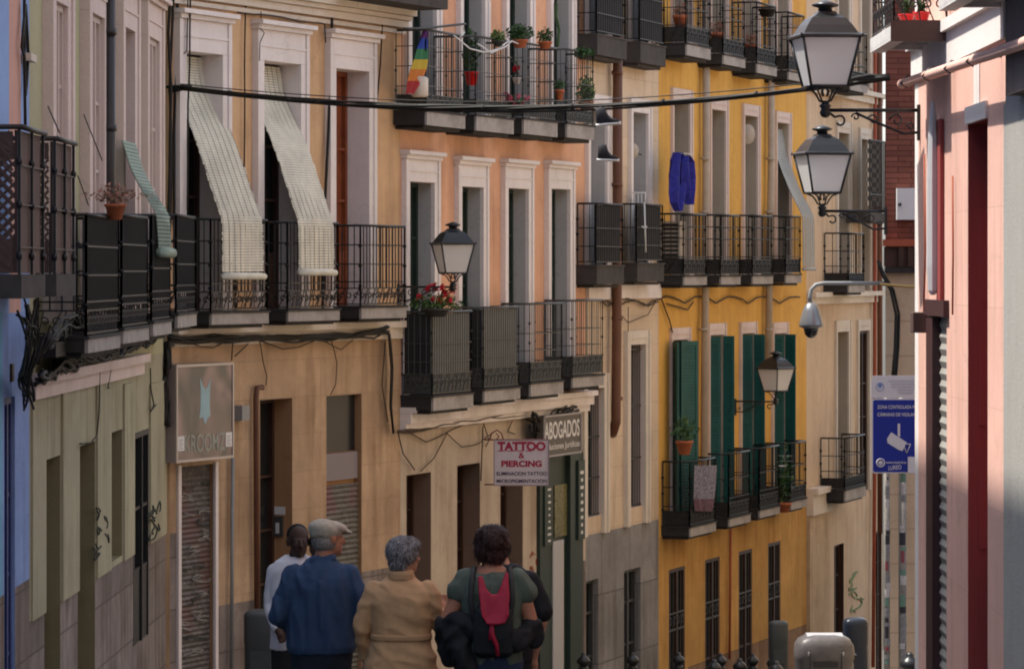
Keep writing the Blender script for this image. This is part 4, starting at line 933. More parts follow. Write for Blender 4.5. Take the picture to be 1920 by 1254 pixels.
for y in (824, 908): b.tube([pz(908, y, .02), pz(1028, y, .02)], .010, 6)
b.tube([pz(918, 824, .02), pz(922, 812, .02), pz(932, 806, .02), pz(940, 812, .02), pz(944, 824, .02)], .010, 6); b.tube([pz(930, 824, .02), pz(936, 818, .02), pz(930, 812, .02)], .008, 6)
b.build('arm', mat('dark_red_iron', (0.16, 0.03, 0.03, 1), .5), root)
mr, mk = mat('crimson_lettering', (0.30, 0.015, 0.05, 1), .5), mat('black_lettering', (0.03, 0.02, 0.05, 1), .5); kx = DS / F
def tt(s, y0, y1, wd, m, bold, xc=978):
    o_ = pz(xc, y1, 0) + Vector((0, -.001, 0)); t = text(s, (y1 - y0) * kx, m, o, o_, (1, 0, 0), (0, 0, 1), width=wd * kx, bold=bold, align='CENTER', ext=.003); return t
tt('TATTOO', 828, 845, 90, mr, .05); tt('&', 848, 859, 11, mr, .02); tt('PIERCING', 863, 875, 76, mr, .045); tt('ELIMINACION TATTOO', 884, 891, 94, mk, .02); tt('MICROPIGMENTACION', 898, 905, 94, mk, .02)
b = MB()
for (x0, x1, y) in ((933, 946, 845), (951, 966, 845), (970, 982, 845), (986, 996, 845), (933, 947, 828.5), (970, 997, 828.5), (940, 1017, 875)):
    q, r_ = pz(x0, y + .8), pz(x1, y - .8)
    if x1 - x0 < 40: b.box((q.x, DS - .0046, q.z), (r_.x, DS - .004, r_.z))
b.build('serif', mr, o)
# lawyers' sign above the green shopfront
T = WP; o_ = .30; u0, u1 = T.u(1020, o_), T.u(1090, o_); um = (u0 + u1) / 2; h0, h1 = T.h(853, um, o_), T.h(776, um, o_)
root = empty('shop_sign', T.P(um, h0), 'dark brown ABOGADOS sign board over the green shopfront', 'sign')
b = MB(); T.box(b, u0, u1, h0, h1, .20, .29); sb = b.build('sign_board', mat('brown_grey_board', (0.085, 0.07, 0.06, 1), .5), root)
b = MB()
for a in ((u0, u1, h1 - .02, h1), (u0, u1, h0, h0 + .02), (u0, u0 + .02, h0, h1), (u1 - .02, u1, h0, h1)): T.box(b, *a, .2905, .31)
b.build('sign_frame', mat('pale_grey_frame', (0.34, 0.31, 0.29, 1), .5), root)
wl = mat('white_lettering', (0.62, 0.60, 0.57, 1), .5); td = T.d.to_3d()
text('ABOGADOS', (h1 - h0) * .42, wl, sb, T.P(u0 + .04, h0 + (h1 - h0) * .42, .291), td, up, width=(u1 - u0) - .09, bold=.02)
text('Soluciones Jurídicas', (h1 - h0) * .20, wl, sb, T.P(u0 + .05, h0 + (h1 - h0) * .12, .291), td, up, width=(u1 - u0) - .10, bold=.01)
b = MB()   # small texts on the notice boards of the shopfront
for k in range(9): 
    w_ = random.uniform(.03, .08); T.box(b, T.u(1020) - w_, T.u(1020) + w_, T.h(1015 - k * 12, T.u(1020)), T.h(1011 - k * 12, T.u(1020)), .0755, .078)
    w_ = random.uniform(.03, .07); T.box(b, T.u(1080) - w_, T.u(1080) + w_, T.h(1000 - k * 14, T.u(1080)), T.h(994 - k * 14, T.u(1080)), .0855, .088)
pn = [x for x in bpy.data.objects if x.name == 'notice_board'][0]; b.build('print', wl, pn)
# camera warning sign on sticker-covered poles
DS = 32.0
root = empty('street_sign', (pz(1676, 900).x, DS, GZ(DS)), 'blue and white camera warning sign on two sticker covered poles', 'sign')
def rr(x0, y0, x1, y1, r, y, corners=(1, 1, 1, 1)):
    pts = []
    for (cx, cy, a0, on) in ((x1 - r, y0 + r, 0, corners[1]), (x0 + r, y0 + r, 90, corners[0]), (x0 + r, y1 - r, 180, corners[2]), (x1 - r, y1 - r, 270, corners[3])):
        rr_ = r if on else 0.01
        ccx = cx if on else (x1 if a0 in (0, 270) else x0); ccy = cy if on else (y0 if a0 in (0, 90) else y1)
        for k in range(6): an = R(a0 + k * 18); p = pz(ccx + rr_ * math.cos(an), ccy - rr_ * math.sin(an)); pts.append(Vector((p.x, y, p.z)))
    return pts
def plate(pts, th, m, name, par):
    b = MB(); n = len(pts); bk = [p + Vector((0, th, 0)) for p in pts]
    b.face(pts[::-1]); b.face(bk)
    for i in range(n): j = (i + 1) % n; b.face([pts[i], pts[j], bk[j], bk[i]])
    return b.build(name, m, par)
lw = mat('sign_white', (0.60, 0.58, 0.60, 1), .45); nb = mat('sign_blue', (0.008, 0.025, 0.25, 1), .4)
pw = plate(rr(1633, 704, 1722, 746, 9, DS, (1, 1, 0, 0)), .01, lw, 'white_plate', root)
pb = plate(rr(1634, 747, 1722, 887, 6, DS), .01, lw, 'blue_plate', root)
pc = plate(rr(1637, 749.5, 1719.5, 884.5, 4, DS - .004), .003, nb, 'blue_field', pb)
sbm = mat('sign_grey_print', (0.22, 0.22, 0.28, 1), .5)
text('ZONA CONTROLADA POR', 6.5 * DS / F, lw, pc, pz(1645, 766) - Vector((0, .006, 0)), (1, 0, 0), (0, 0, 1), width=78 * DS / F, bold=.012)
text('CÁMARAS DE VIGILANCIA', 8 * DS / F, lw, pc, pz(1645, 780) - Vector((0, .006, 0)), (1, 0, 0), (0, 0, 1), width=84 * DS / F, bold=.012)
text('www.madrid.es', 4.5 * DS / F, lw, pc, pz(1661, 868.5) - Vector((0, .006, 0)), (1, 0, 0), (0, 0, 1), width=38 * DS / F, bold=.012)
text('LUREO', 8 * DS / F, lw, pc, pz(1666, 881) - Vector((0, .0065, 0)), (1, 0, .08), (-.08, 0, 1), width=24 * DS / F, bold=.012)
for i, s_ in enumerate(('INSTALACIONES SONORAS', 'VIDEOVIGILANCIA Y SEGURIDAD', 'POLICIA MUNICIPAL DE', 'RESPONSABLE', 'MADRID')):
    text(s_, 3.0 * DS / F, sbm, pw, pz(1667 + (0, 3, 5, 16, 18)[i], 716 + i * 5.6) - Vector((0, .002, 0)), (1, 0, 0), (0, 0, 1), width=(50, 48, 44, 30, 26)[i] * DS / F)
b = MB(); pts = [(1683, 794), (1687.5, 794), (1687.5, 819), (1683, 817)]; Yp = DS - .0075
V = lambda l: [Vector((pz(x, y).x, Yp, pz(x, y).z)) for x, y in l][::-1]
b.face(V(pts)); b.face(V([(1663, 822), (1671, 810), (1700, 829), (1692, 845), (1685, 843), (1664, 830)]))
tri = [(1693, 832), (1707, 832), (1700, 849)]
for i in range(3):
    p, q = [Vector((pz(*tri[j]).x, Yp, pz(*tri[j]).z)) for j in (i, (i + 1) % 3)]; b.tube([p, q], .0045, 4)
b.build('camera_symbol', lw, pc)
b = MB(); c = pz(1651, 867); b.tube([Vector((c.x + .036 * math.cos(a * .45), Yp, c.z + .036 * math.sin(a * .45))) for a in range(15)], .006, 5)
b.face([Vector((c.x + .022 * math.cos(-a * .9), Yp, c.z + .022 * math.sin(-a * .9))) for a in range(7)]); b.build('seal', lw, pc)
b = MB(); c = pz(1650, 723); Yq = DS - .002; b.tube([Vector((c.x + .036 * math.cos(a * .45), Yq, c.z + .036 * math.sin(a * .45) - .01)) for a in range(15)], .0025, 5)
b.face([Vector((c.x + x, Yq, c.z + z_)) for x, z_ in ((-.02, .025), (-.017, -.01), (0, -.025), (.017, -.01), (.02, .025))][::1]); b.build('crest', mat('pale_blue_print_ink', (0.16, 0.24, 0.48, 1), .5), pw)
b = MB(); a, c = pz(1702, 886), pz(1722, 856); b.box((a.x, DS - .014, a.z), (c.x, DS - .010, c.z)); b.build('sticker', lw, pb)
stk = [mat('sticker_white', (0.45, 0.43, 0.42, 1), .6, noise=.3, scale=20), mat('sticker_black', (0.03, 0.03, 0.035, 1), .6), mat('sticker_red', (0.22, 0.06, 0.07, 1), .6), mat('sticker_grey', (0.20, 0.2, 0.2, 1), .6, noise=.4, scale=30), mat('sticker_green', (0.12, 0.22, 0.17, 1), .6)]
for (x, r_) in ((1663, .028), (1692, .036)):
    b = MB(); c = pz(x, 700, .06 + r_); b.lathe((c.x, c.y, 0), [(r_, GZ(DS)), (r_, pz(x, 740).z)], 14); po = b.build('pole', mat('grey_galvanised_pole_%d' % x, (0.24, 0.225, 0.20, 1), .5, .2, noise=.2, scale=14), root)
    y = 888; k = 0
    while y < 1240:
        hh = random.uniform(7, 24)
        if random.random() < .85:
            b = MB()
            z1, z0 = pz(x, y).z, pz(x, min(y + hh, 1245)).z; a0 = random.uniform(-2.4, -1.9); a1 = a0 + random.uniform(.9, 1.6); mi = random.choice((0, 0, 0, 0, 1, 1, 1, 3, 3, 3, 3, 2, 4)); rr_ = r_ + .0015 + .0002 * k
            for q in range(5):
                p, t = a0 + (a1 - a0) * q / 5, a0 + (a1 - a0) * (q + 1) / 5
                b.face([(c.x + rr_ * math.cos(p), c.y + rr_ * math.sin(p), z0), (c.x + rr_ * math.cos(t), c.y + rr_ * math.sin(t), z0), (c.x + rr_ * math.cos(t), c.y + rr_ * math.sin(t), z1), (c.x + rr_ * math.cos(p), c.y + rr_ * math.sin(p), z1)], mi)
            b.build('sticker', stk, po)
            if mi == 0 and hh > 10:
                b = MB()
                for q in (.3,): zz = z0 + (z1 - z0) * q; b.face([(c.x + (rr_ + .001) * math.cos(t_), c.y + (rr_ + .001) * math.sin(t_), z_) for t_, z_ in ((a0 + .2, zz), (a1 - .2, zz), (a1 - .2, zz + (z1 - z0) * .3), (a0 + .2, zz + (z1 - z0) * .3))], 1)
                b.build('sticker', stk, po)
        y += hh * random.uniform(.8, 1.2); k += 1

# ---------------- slatted blinds ----------------
T = WO
def bl(i, xt, wd, ytop, yrail, ybot, m='slatwh', lab=''):
    H = HO[i]; u0 = H['u0'] + .05; u1 = u0 + wd; inf = BO[i]; um = (u0 + u1) / 2; hr = inf['hr'] + .03; o = .46
    hb = T.h(ybot, um, o); blind(T, u0, u1, [(-.20, H['h1'] - .03), (-.15, H['h1'] - .35), (.11, H['h1'] * .5 + hr * .5), (o - .03, hr + .05), (o, hr - .01), (o + .01, hb)], m, 'roller_blind', lab, roll=.034)
bl(0, 340, .86, 100, 410, 515, lab='pale slatted blind draped over the first orange house balcony from the left')
bl(1, 487, .80, 118, 418, 508, lab='pale slatted blind draped over the middle orange house balcony, beside the brown door')
T = WG; H = HG[2]; inf = BG[2]; hr = inf['hr'] + .03; u0, u1 = H['u0'] + .05, H['u1'] - .05
blind(T, T.u(299, .45), T.u(321, .45), [(.10, T.h(268, u0)), (.17, hr + .42), (.30, hr + .18), (.43, hr), (.45, T.h(470, u0, .45))], 'slatgreen', 'roller_blind', 'green slatted blind hanging out over the dark balcony of the green house', pitch=.036, roll=.042)
T = WY; H = HY_[3]; inf = BY[3]; hr = inf['hr'] + .02; u0, u1 = H['u0'] + .02, H['u1'] + .02
blind(T, u0, u1, [(-.1, H['h1'] - .1), (.0, hr + .95), (.22, hr + .40), (.44, hr), (.45, T.h(503, u0, .45))], 'slatgrey', 'roller_blind', 'grey slatted blind over the last balcony of the yellow house', pitch=.035, roll=.025)
# chequered blind against the far beige house
T = WE
# ---------------- cables ----------------
Aa = WG.P(WG.L, (HY - 164) / F * 36.9, .15); Bb = Vector(((1668 - CX) / F * 33.5, 33.5, (HY - 146) / F * 33.5))
def spanpts(dz=0, sag=.25, off=0):
    o = []
    for k in range(41):
        q = k / 40; p = Aa.lerp(Bb, q); p.z += -sag * 4 * q * (1 - q) + dz + off * math.sin(q * 9); o.append(p)
    return o
b = MB()
for j in range(6):
    sp_ = spanpts(0); rad = lambda k: .010 + .014 * math.sin(min(1, k / 24) * math.pi); tw = lambda k: j * 1.05 + k * (.28 + .03 * j)
    b.tube([p + Vector((0, math.sin(tw(k)), math.cos(tw(k)))) * rad(k) for k, p in enumerate(sp_)], .012, 6)
for k_ in range(3, 40, 5): q_ = spanpts(0); b.tube([q_[k_], q_[k_].lerp(q_[k_ + 1], .12)], .034, 8)
b.tube(spanpts(.035, .22, .006), .006, 5); b.tube(spanpts(-.02, .26, .008), .012, 5)
tag(b.build('cable', M['cable']), 'thick black cable bundle slung right across the street between the houses', 'cable')
cr_ = lambda T, l, o=.04: [T.px(x, y, o) for x, y in l]
cable('cable_bundle', 'thick black cables running down the corner of the orange house beside the green one', [cr_(WO, [(321, -30), (317, 60), (322, 165), (318, 260), (316, 400), (316, 640)], .07), cr_(WO, [(326, -30), (323, 90), (319, 165), (321, 300), (317, 600)], .05), cr_(WO, [(332, -30), (330, 165), (325, 420)], .02)], .018, jitter=.008)
cable('bracket', 'iron anchor bracket holding the cross street cable at the orange corner', [[Aa + Vector((-.25, .1, 0)), Aa + Vector((.12, 0, .01))], [Aa + Vector((-.2, .1, -.05)), Aa + Vector((.1, 0, 0))]], .022, 'lampiron', 'bracket')
for (l, o, r_, lab) in (([(352, -30), (351, 95), (346, 100)], .08, .008, 'thin cable hanging in front of the first orange house blind'),
        ([(358, -30), (356, 120), (352, 200), (352, 395)], .12, .010, 'knotted cable falling past the first orange house window'),
        ([(462, -30), (459, 120), (457, 408)], .04, .010, 'cable running down the orange wall between the two blinds'),
        ([(623, -30), (621, 120), (617, 240), (607, 410), (606, 585)], .06, .016, 'black cable beside the window with the brown door'),
        ([(718, 18), (714, 120), (703, 240), (706, 400)], .05, .011, 'cable on the orange wall near the peach house'),
        ([(489, 22), (489, 55), (496, 62), (488, 80), (487, 115)], .10, .006, 'short cable dropping onto the middle window surround'),
        ([(445, 24), (490, 27), (530, 33), (560, 42), (600, 43), (609, 46), (611, 80)], .06, .007, 'cable sagging along under the orange house cornice')):
    cable('cable', lab, [cr_(WO, l, o)], r_, jitter=.004)
runs = [[WO.px(x, y + random.uniform(-5, 8), .12 + random.uniform(-.03, .04)) for x, y in ((316, 634), (400, 634), (500, 632), (600, 630), (700, 624), (728, 616))] for k in range(9)]
cable('cable_bundle', 'tangled cable bundle along the band under the orange house balconies', runs, .013, jitter=.012, sag=.008)
cable('cable_bundle', 'brown cable loops sagging below the bundle on the orange ashlar wall', [cr_(WO, l, .06) for l in ([(345, 640), (375, 650), (400, 652), (425, 640)], [(490, 640), (530, 655), (560, 650), (590, 638)], [(610, 640), (640, 655), (662, 638)], [(437, 640), (435, 675)], [(487, 640), (493, 680), (500, 705), (499, 722)], [(621, 638), (632, 680), (630, 720), (620, 740)], [(465, 645), (440, 668)], [(722, 640), (716, 720), (728, 790)])], .007, 'cablebrown', jitter=.004)
cable('cable_bundle', 'black cables bending down the corner between the orange and the peach house', [[WO.px(x, y, .06 + .02 * k) for x, y in ((715, 620), (730, 626), (735, 690), (733, 760), (738, 812))] for k in range(4)], .014, jitter=.008)
runs = [[WG.px(x, y + random.uniform(-8, 10), .14 + random.uniform(-.04, .05)) for x, y in ((70, 712), (110, 690), (150, 668), (200, 655), (250, 640), (306, 622))] for k in range(10)]
cable('cable_bundle', 'heavy cable tangle along the cornice under the green house balconies', runs, .016, jitter=.03, sag=.01)
cable('cable_bundle', 'thick black cable mass hanging on the corner beside the KROOMZ sign', [[WO.px(x + random.uniform(-5, 5) - 4, y, .10 + random.uniform(-.05, .07)) for x, y in ((318, 640), (322, 680), (316, 720), (318, 760), (314, 800))] for k in range(7)] + [cr_(WO, [(324, 780), (333, 800), (338, 818)], .1)], .022, jitter=.012)
cable('cable_bundle', 'wires dangling over the green painted wall', [cr_(WG, l, .05) for l in ([(189, 668), (187, 700), (186, 770), (182, 815), (170, 830), (150, 832)], [(214, 665), (208, 690), (202, 728), (206, 727)], [(282, 690), (283, 730), (289, 760), (282, 772), (293, 758)], [(143, 690), (155, 700), (150, 704)])], .007)
cable('cable_bundle', 'thin cables with a small beige box running down the blue wall', [[WB.px(x, y, .04) for x, y in l] for l in ([(46, -30), (45, 20), (45, 110), (48, 235)], [(47, 10), (40, 90), (46, 112)], [(47, 10), (53, 100), (50, 160), (48, 180)])], .013, jitter=.003)
b = MB(); WB.box(b, WB.u(39), WB.u(50), WB.h(116, WB.u(45)), WB.h(102, WB.u(45)), .01, .08); tag(b.build('junction_box', M['creamtrim']), 'small beige junction box on the thin cables of the blue wall', 'box')
for l, lab in (([(90, 200), (112, 250)], 'thin clothesline from the first pale window of the green house'), ([(157, 215), (192, 302)], 'thin clothesline from the second pale window of the green house'), ([(146, 330), (166, 385)], 'thin clothesline above the first dark balcony screen')):
    cable('line', lab, [[WG.px(l[0][0], l[0][1], .08), WG.px(l[1][0], l[1][1], .2)]], .005, 'cable', 'line')
# bundle and boxes on the blue house
runs = [[WB.px(40 + random.uniform(-6, 22), 578 + random.uniform(-10, 20), .3), WB.px(44 + random.uniform(-6, 22), 640, .3), WB.px(52 + random.uniform(-8, 8), 700, .2), WB.px(56, 740 + random.uniform(-10, 30), .12)] for k in range(16)]
runs += [[WG.px(60 + random.uniform(-5, 5), 690, .2), WG.px(85, 640 + random.uniform(-15, 15), .3), WG.px(130 + random.uniform(-15, 15), 612 + random.uniform(-15, 15), .35), WG.px(165, 606 + random.uniform(-10, 20), .3)] for k in range(12)]
cable('cable_bundle', 'huge knot of black cables between the blue and green houses', runs, .009, jitter=.04)
b = MB(); WB.box(b, WB.u(50, .14), WB.u(62, .14), WB.h(720, 17), WB.h(688, 17), .03, .14); WG.box(b, WG.u(105, .25), WG.u(168, .25), WG.h(660, 1.5), WG.h(634, 1.5), .12, .25)
tag(b.build('junction_box', M['cable'], label='black junction box under the first green house balcony', cat='box'))
T = WP
runs = [[T.px(x, y + random.uniform(-4, 5), .05 + random.uniform(0, .04)) for x, y in ((745, 812), (790, 806), (830, 797), (880, 790), (930, 782), (1000, 776), (1060, 764))] for k in range(4)]
runs += [cr_(T, l, .05) for l in ([(745, 812), (755, 850), (778, 880)], [(838, 812), (812, 860), (790, 882)], [(760, 806), (800, 828), (838, 812), (870, 795)], [(835, 812), (865, 838), (900, 830), (925, 812)], [(906, 795), (917, 825), (912, 835)], [(960, 790), (952, 808), (966, 812)], [(905, 800), (903, 900)])]
cable('cable_bundle', 'brown cable loops under the white cornice of the peach house', runs, .008, 'cablebrown', jitter=.008)
cable('cable_bundle', 'black cable knot behind the tattoo sign board', [[T.px(990 + random.uniform(-6, 12), 784 + random.uniform(-6, 6), .15), T.px(1004 + random.uniform(-14, 14), 800 + random.uniform(-14, 14), .2), T.px(1012 + random.uniform(-12, 12), 815 + random.uniform(-5, 12), .2), T.px(1060 + random.uniform(-5, 30), 760 + random.uniform(-5, 5), .12)] for k in range(9)], .014, jitter=.05)
wv = lambda T, x0, x1, y, am, per: [T.px(x0 + (x1 - x0) * k / 60, y + am * (1 - abs(math.cos((x0 + (x1 - x0) * k / 60) / per))), .05) for k in range(61)]
cable('cable_bundle', 'scalloped cable strung across the cream house at balcony level', [wv(WC, 1130, 1234, 564, 10, 18), wv(WC, 1130, 1234, 560, 14, 22)], .011, 'cablebrown', jitter=.004)
cable('cable_bundle', 'scalloped cable strung across the yellow house at balcony level', [wv(WY, 1236, 1500, 556, 13, 19), cr_(WY, [(1240, 560), (1256, 600), (1262, 625)], .05), cr_(WY, [(1300, 566), (1290, 580), (1250, 570)], .05)], .012, 'cablebrown', jitter=.004)
cable('cable_bundle', 'thin cable loops on the cream wall above the barred window', [cr_(WC, l, .05) for l in ([(1150, 575), (1178, 605), (1215, 590), (1232, 560)], [(1178, 575), (1178, 640)])], .008, 'cablebrown')
D_ = 33.5; 
cable('cable_bundle', 'black cables falling in a curve down the beige ashlar wall behind the sign', [[px(1645 + 2 * k, 490) - Vector((0, .03 + .0 * k, 0)), px(1652 + 2 * k, 515) - Vector((0, .04, 0)), px(1668 + 3 * k, 545) - Vector((0, .04, 0)), px(1678 + 3 * k, 590) - Vector((0, .04, 0)), px(1677 + 3 * k, 650) - Vector((0, .04, 0)), px(1672 + 3 * k, 720) - Vector((0, .04, 0))] for k in range(3)], .014, jitter=.006)
cable('cable_bundle', 'cables tied along the iron arm in front of the brick wall', [[Bb + Vector((-.02, -.03, 0)), px(1635, 148), px(1600, 148), px(1578, 153), px(1540, 160)], [Bb, px(1630, 142), px(1590, 150), px(1560, 156)]], .022)
# strings of fairy lights sagging along the upper peach balcony
for (l, lab) in (([(850, 68), (880, 92), (905, 98), (935, 92), (955, 78)], 'string of pale fairy lights sagging left of the bushy balcony plant'), ([(895, 84), (920, 100), (948, 88), (960, 76), (984, 88)], 'string of pale fairy lights looped below the bushy balcony plant'), ([(868, 50), (871, 62), (862, 70)], 'short pale cord at the top of the upper peach railing')):
    cable('light_string', lab, [[WP.px(x, y, .47) for x, y in l]], .009, 'whitepl', 'fairy lights', jitter=.006)
cable('pole', 'thin dark pole lying along the top of the upper peach railing beside the flag', [[WP.px(757, 54, .45), WP.px(800, 53, .46), WP.px(872, 45, .47)]], .014, 'iron', 'pole')
cable('vine', 'thin dark hanging vine in the last upper peach window', [[WP.px(1045, 8, .1), WP.px(1042, 30, .12), WP.px(1046, 60, .12), WP.px(1043, 90, .15)]], .022, 'leaf', 'vine', jitter=.02)
# sneakers over the cable
def shoe(c, L, ang, flip=1):
    d = Vector((math.cos(ang), 0, math.sin(ang))) * flip; u = Vector((-math.sin(ang), 0, math.cos(ang))); s_ = Vector((0, 1, 0))
    prof = [(-.5, .46, .0, .26), (-.48, .72, .0, .32), (-.30, .78, .0, .34), (-.10, .74, .0, .32), (-.04, .52, .0, .34), (.06, .36, .0, .36), (.16, .26, .0, .38), (.34, .20, .0, .40), (.45, .13, .0, .34), (.5, .06, .0, .18)]
    def loft(z0f, z1f, grow):
        vs = []; fs = []; n = 10
        for (a, t, _, wd) in prof:
            for k in range(n):
                an = 2 * math.pi * k / n; zz = z0f + (z1f(t) - z0f) * (.5 + .5 * math.sin(an)); vs.append(c + d * a * L * grow + s_ * math.cos(an) * wd * .5 * L * grow + u * zz * L)
        for i in range(len(prof) - 1):
            for k in range(n): fs.append((i * n + k, i * n + (k + 1) % n, (i + 1) * n + (k + 1) % n, (i + 1) * n + k))
        fs += [tuple(range(n))[::-1], tuple((len(prof) - 1) * n + k for k in range(n))]; return vs, fs
    return loft(.06, lambda t: t + .06, .97), loft(.0, lambda t: .13, 1.06)
def cabpt(x):
    best = min(spanpts(), key=lambda p: abs(CX + F * p.x / p.y - x)); return best
cp = cabpt(1142)
for (x, y, ang, lab) in ((1141, 236, .10, 'upper black canvas sneaker with white sole hung on the cross street cable'), (1140, 303, -.02, 'lower black canvas sneaker dangling by its lace under the other')):
    k = cp.y / F; c = Vector(((x - CX) * k, cp.y, (HY - y) * k)); root = empty('sneaker', c, lab, 'shoe', 'pair of sneakers hung on the cable')
    (v1, f1), (v2, f2) = shoe(c, 45 * k if y < 280 else 40 * k, ang, 1)
    b = MB(); b.raw(v1, f1, 0, True); b.build('shoe_upper', mat('black_canvas', (0.02, 0.02, 0.024, 1), .8), root)
    b = MB(); b.raw(v2, f2, 0, True); b.build('sole', M['whitepl'], root)
    b = MB(); b.tube([c + Vector((.0, 0, .03)), Vector((c.x + .0, c.y, cp.z if y < 280 else (HY - 245) * k))], .003, 5); b.build('lace', M['whitepl'], root)

# ---------------- plants, pots, laundry ----------------
def leaves(b, c, rx, ry, rz, n, sz, mi=0, dr=0):
    n = int(n * 1.7) if n > 20 else n; sz *= .76 if n > 20 else 1; rx *= 1.06; rz *= 1.08
    for _ in range(n):
        a = random.uniform(0, 6.28); z = random.uniform(-1, 1); r_ = random.random() ** .5; q = math.sqrt(1 - z * z)
        p = Vector(c) + Vector((rx * r_ * q * math.cos(a), ry * r_ * q * math.sin(a), rz * r_ * z))
        if dr: p.z -= dr * ((p.x - c[0]) ** 2 + (p.y - c[1]) ** 2) / max(rx, ry) ** 2
        d = Vector((random.gauss(0, 1), random.gauss(0, 1), random.gauss(0, 1))).normalized(); e = d.orthogonal().normalized(); s_ = sz * random.uniform(.6, 1.3); f = d.cross(e) * s_ * .5; e = e * s_
        b.face([p - e, p + f * .9, p + e, p - f * .9], mi)
def pot(c, r, h, m, root, name='pot'):
    b = MB(); b.lathe(c, [(r * .65, 0), (r * .95, h * .82), (r * 1.08, h * .82), (r * 1.08, h), (r * .9, h), (r * .88, h * .9)], 14); return b.build(name, M[m], root)
def plant(c, lab, potm='terracotta', r=.1, h=.17, fol=((.16, .16, .14, 90, .04, 'leaf'),), dz=.12, stem=True, name='potted_plant', cat='plant', group=None, flowers=None):
    c = Vector(c); root = empty(name, c, lab, cat, group)
    if potm: pot(c, r, h, potm, root)
    for (rx, ry, rz, n, sz, m) in fol:
        b = MB(); leaves(b, c + Vector((0, 0, h + dz)), rx, ry, rz, n, sz)
        b.build('foliage', M[m], root)
    b = MB()
    for k in range(7): a = k * .9; b.tube([c + Vector((0, 0, h * .9)), c + Vector((.4 * fol[0][0] * math.cos(a), .4 * fol[0][1] * math.sin(a), h + dz * .8)), c + Vector((.8 * fol[0][0] * math.cos(a), .8 * fol[0][1] * math.sin(a), h + dz + fol[0][2] * .5 * math.sin(k)))], .004, 4)
    b.build('stem', M['leafdry'] if potm is None else M['leaf'], root)
    if flowers:
        rx, ry, rz, n, sz, m, zz = flowers
        b = MB()
        for _ in range(n):
            a = random.uniform(0, 6.28); q = random.random() ** .5; p = c + Vector((rx * q * math.cos(a), ry * q * math.sin(a), h + zz + random.uniform(-rz, rz)))
            leaves(b, p, sz * 1.4, sz * 1.4, sz * 1.4, 16, sz)
        b.build('flowers', M[m], root)
    return root
oo = .47
plant(WG.px(216, 412, oo), 'dry pinkish geranium in a red flowerpot on the green house railing', r=.085, h=.13, fol=((.15, .15, .10, 120, .028, 'leafdry'), (.30, .2, .05, 60, .024, 'leafdry')), dz=.07)
plant(WP.px(818, 594, .44), 'red geraniums with green leaves in a box on the grey peach house balcony', potm='irongrey', r=.16, h=.10, fol=((.30, .2, .10, 170, .04, 'leaflight'), (.4, .15, .06, 60, .04, 'leaf')), dz=.06, flowers=(.22, .13, .09, 15, .030, 'petal', .18))
plant(WP.px(884, 160, .30), 'tall leafy plant in a bright red pot on the upper peach balcony', potm='redplastic', r=.085, h=.17, fol=((.10, .1, .26, 170, .045, 'leaf'),), dz=.24)
plant(WP.px(975, 90, .46), 'bushy green plant in a basket on the upper peach railing', r=.10, h=.10, fol=((.17, .15, .11, 190, .04, 'leaf'),), dz=.08)
plant(WP.px(1022, 92, .46), 'rounded dark plant in a pot right of the bushy one', r=.09, h=.09, fol=((.10, .10, .10, 120, .035, 'leaf'),), dz=.08)
plant(WP.px(934, 88, .46), 'pale leafy plant hanging at the left of the bushy one', potm='irongrey', r=.07, h=.07, fol=((.09, .1, .09, 80, .04, 'leaflight'),), dz=.05)
plant(WP.px(1093, 112, .44), 'trailing green plant at the end of the upper peach railing', potm='irongrey', r=.07, h=.06, fol=((.15, .12, .07, 120, .04, 'leaf'),), dz=.03)
plant(WP.px(1098, 205, .30), 'fern like light green plant behind the last upper peach railing', r=.10, h=.10, fol=((.12, .12, .22, 200, .05, 'leaflight'),), dz=.12)
plant(WP.px(968, 200, .48), 'pink geranium hung outside the upper peach railing', potm='cable', r=.06, h=.05, fol=((.10, .1, .08, 70, .035, 'leaf'),), dz=.0, flowers=(.15, .1, .07, 9, .03, 'petalpink', .03))
plant(WP.px(969, 158, .30), 'thin stem with one red flower between the upper peach bars', potm='whitepl', r=.05, h=.08, fol=((.04, .04, .14, 14, .03, 'leaf'),), dz=.12, flowers=(.03, .03, .02, 3, .03, 'petal', .10))
plant(WP.px(1049, 190, .44), 'orange flowerpot with a dark plant on the third upper peach balcony', r=.06, h=.15, fol=((.09, .09, .07, 60, .03, 'leaf'),), dz=.06)
plant(WY.px(1283, 852, .5), 'shrub in a terracotta pot on the green shuttered balcony', r=.12, h=.20, fol=((.20, .2, .17, 90, .05, 'leaf'), (.1, .1, .3, 40, .04, 'leaflight')), dz=.16)
plant(WY.px(1470, 960, .46), 'leafy plant with white labels on the last green shuttered balcony', r=.12, h=.15, fol=((.14, .14, .5, 110, .06, 'leaf'),), dz=.4)
b = MB()
for y, w_ in ((852, 10), (862, 11), (872, 5), (891, 10)): p, q = WY.px(1460, y + 2, .5), WY.px(1460 + 2 * w_, y - 2, .5); b.box((p.x, p.y - .02, p.z), (q.x, p.y, q.z))
o = b.build('label', M['whitepl'], None); pr = [x for x in bpy.data.objects if x.get('label', '').startswith('leafy plant with white')][0]; o.parent = pr; o.location = o.location - pr.location
for (x, y, m_, lab) in ((1275, 60, 'redpipe', 'red planter at the first top floor yellow balcony'), (1345, 92, 'redpipe', 'dark red planter at the second top floor yellow balcony'), (1408, 112, 'redpipe', 'dark red planter at the third top floor yellow balcony')):
    plant(WY.px(x, y, .25), lab, potm='terracotta', r=.10, h=.24, fol=((.12, .12, .12, 60, .04, 'leafdry'),), dz=.06)
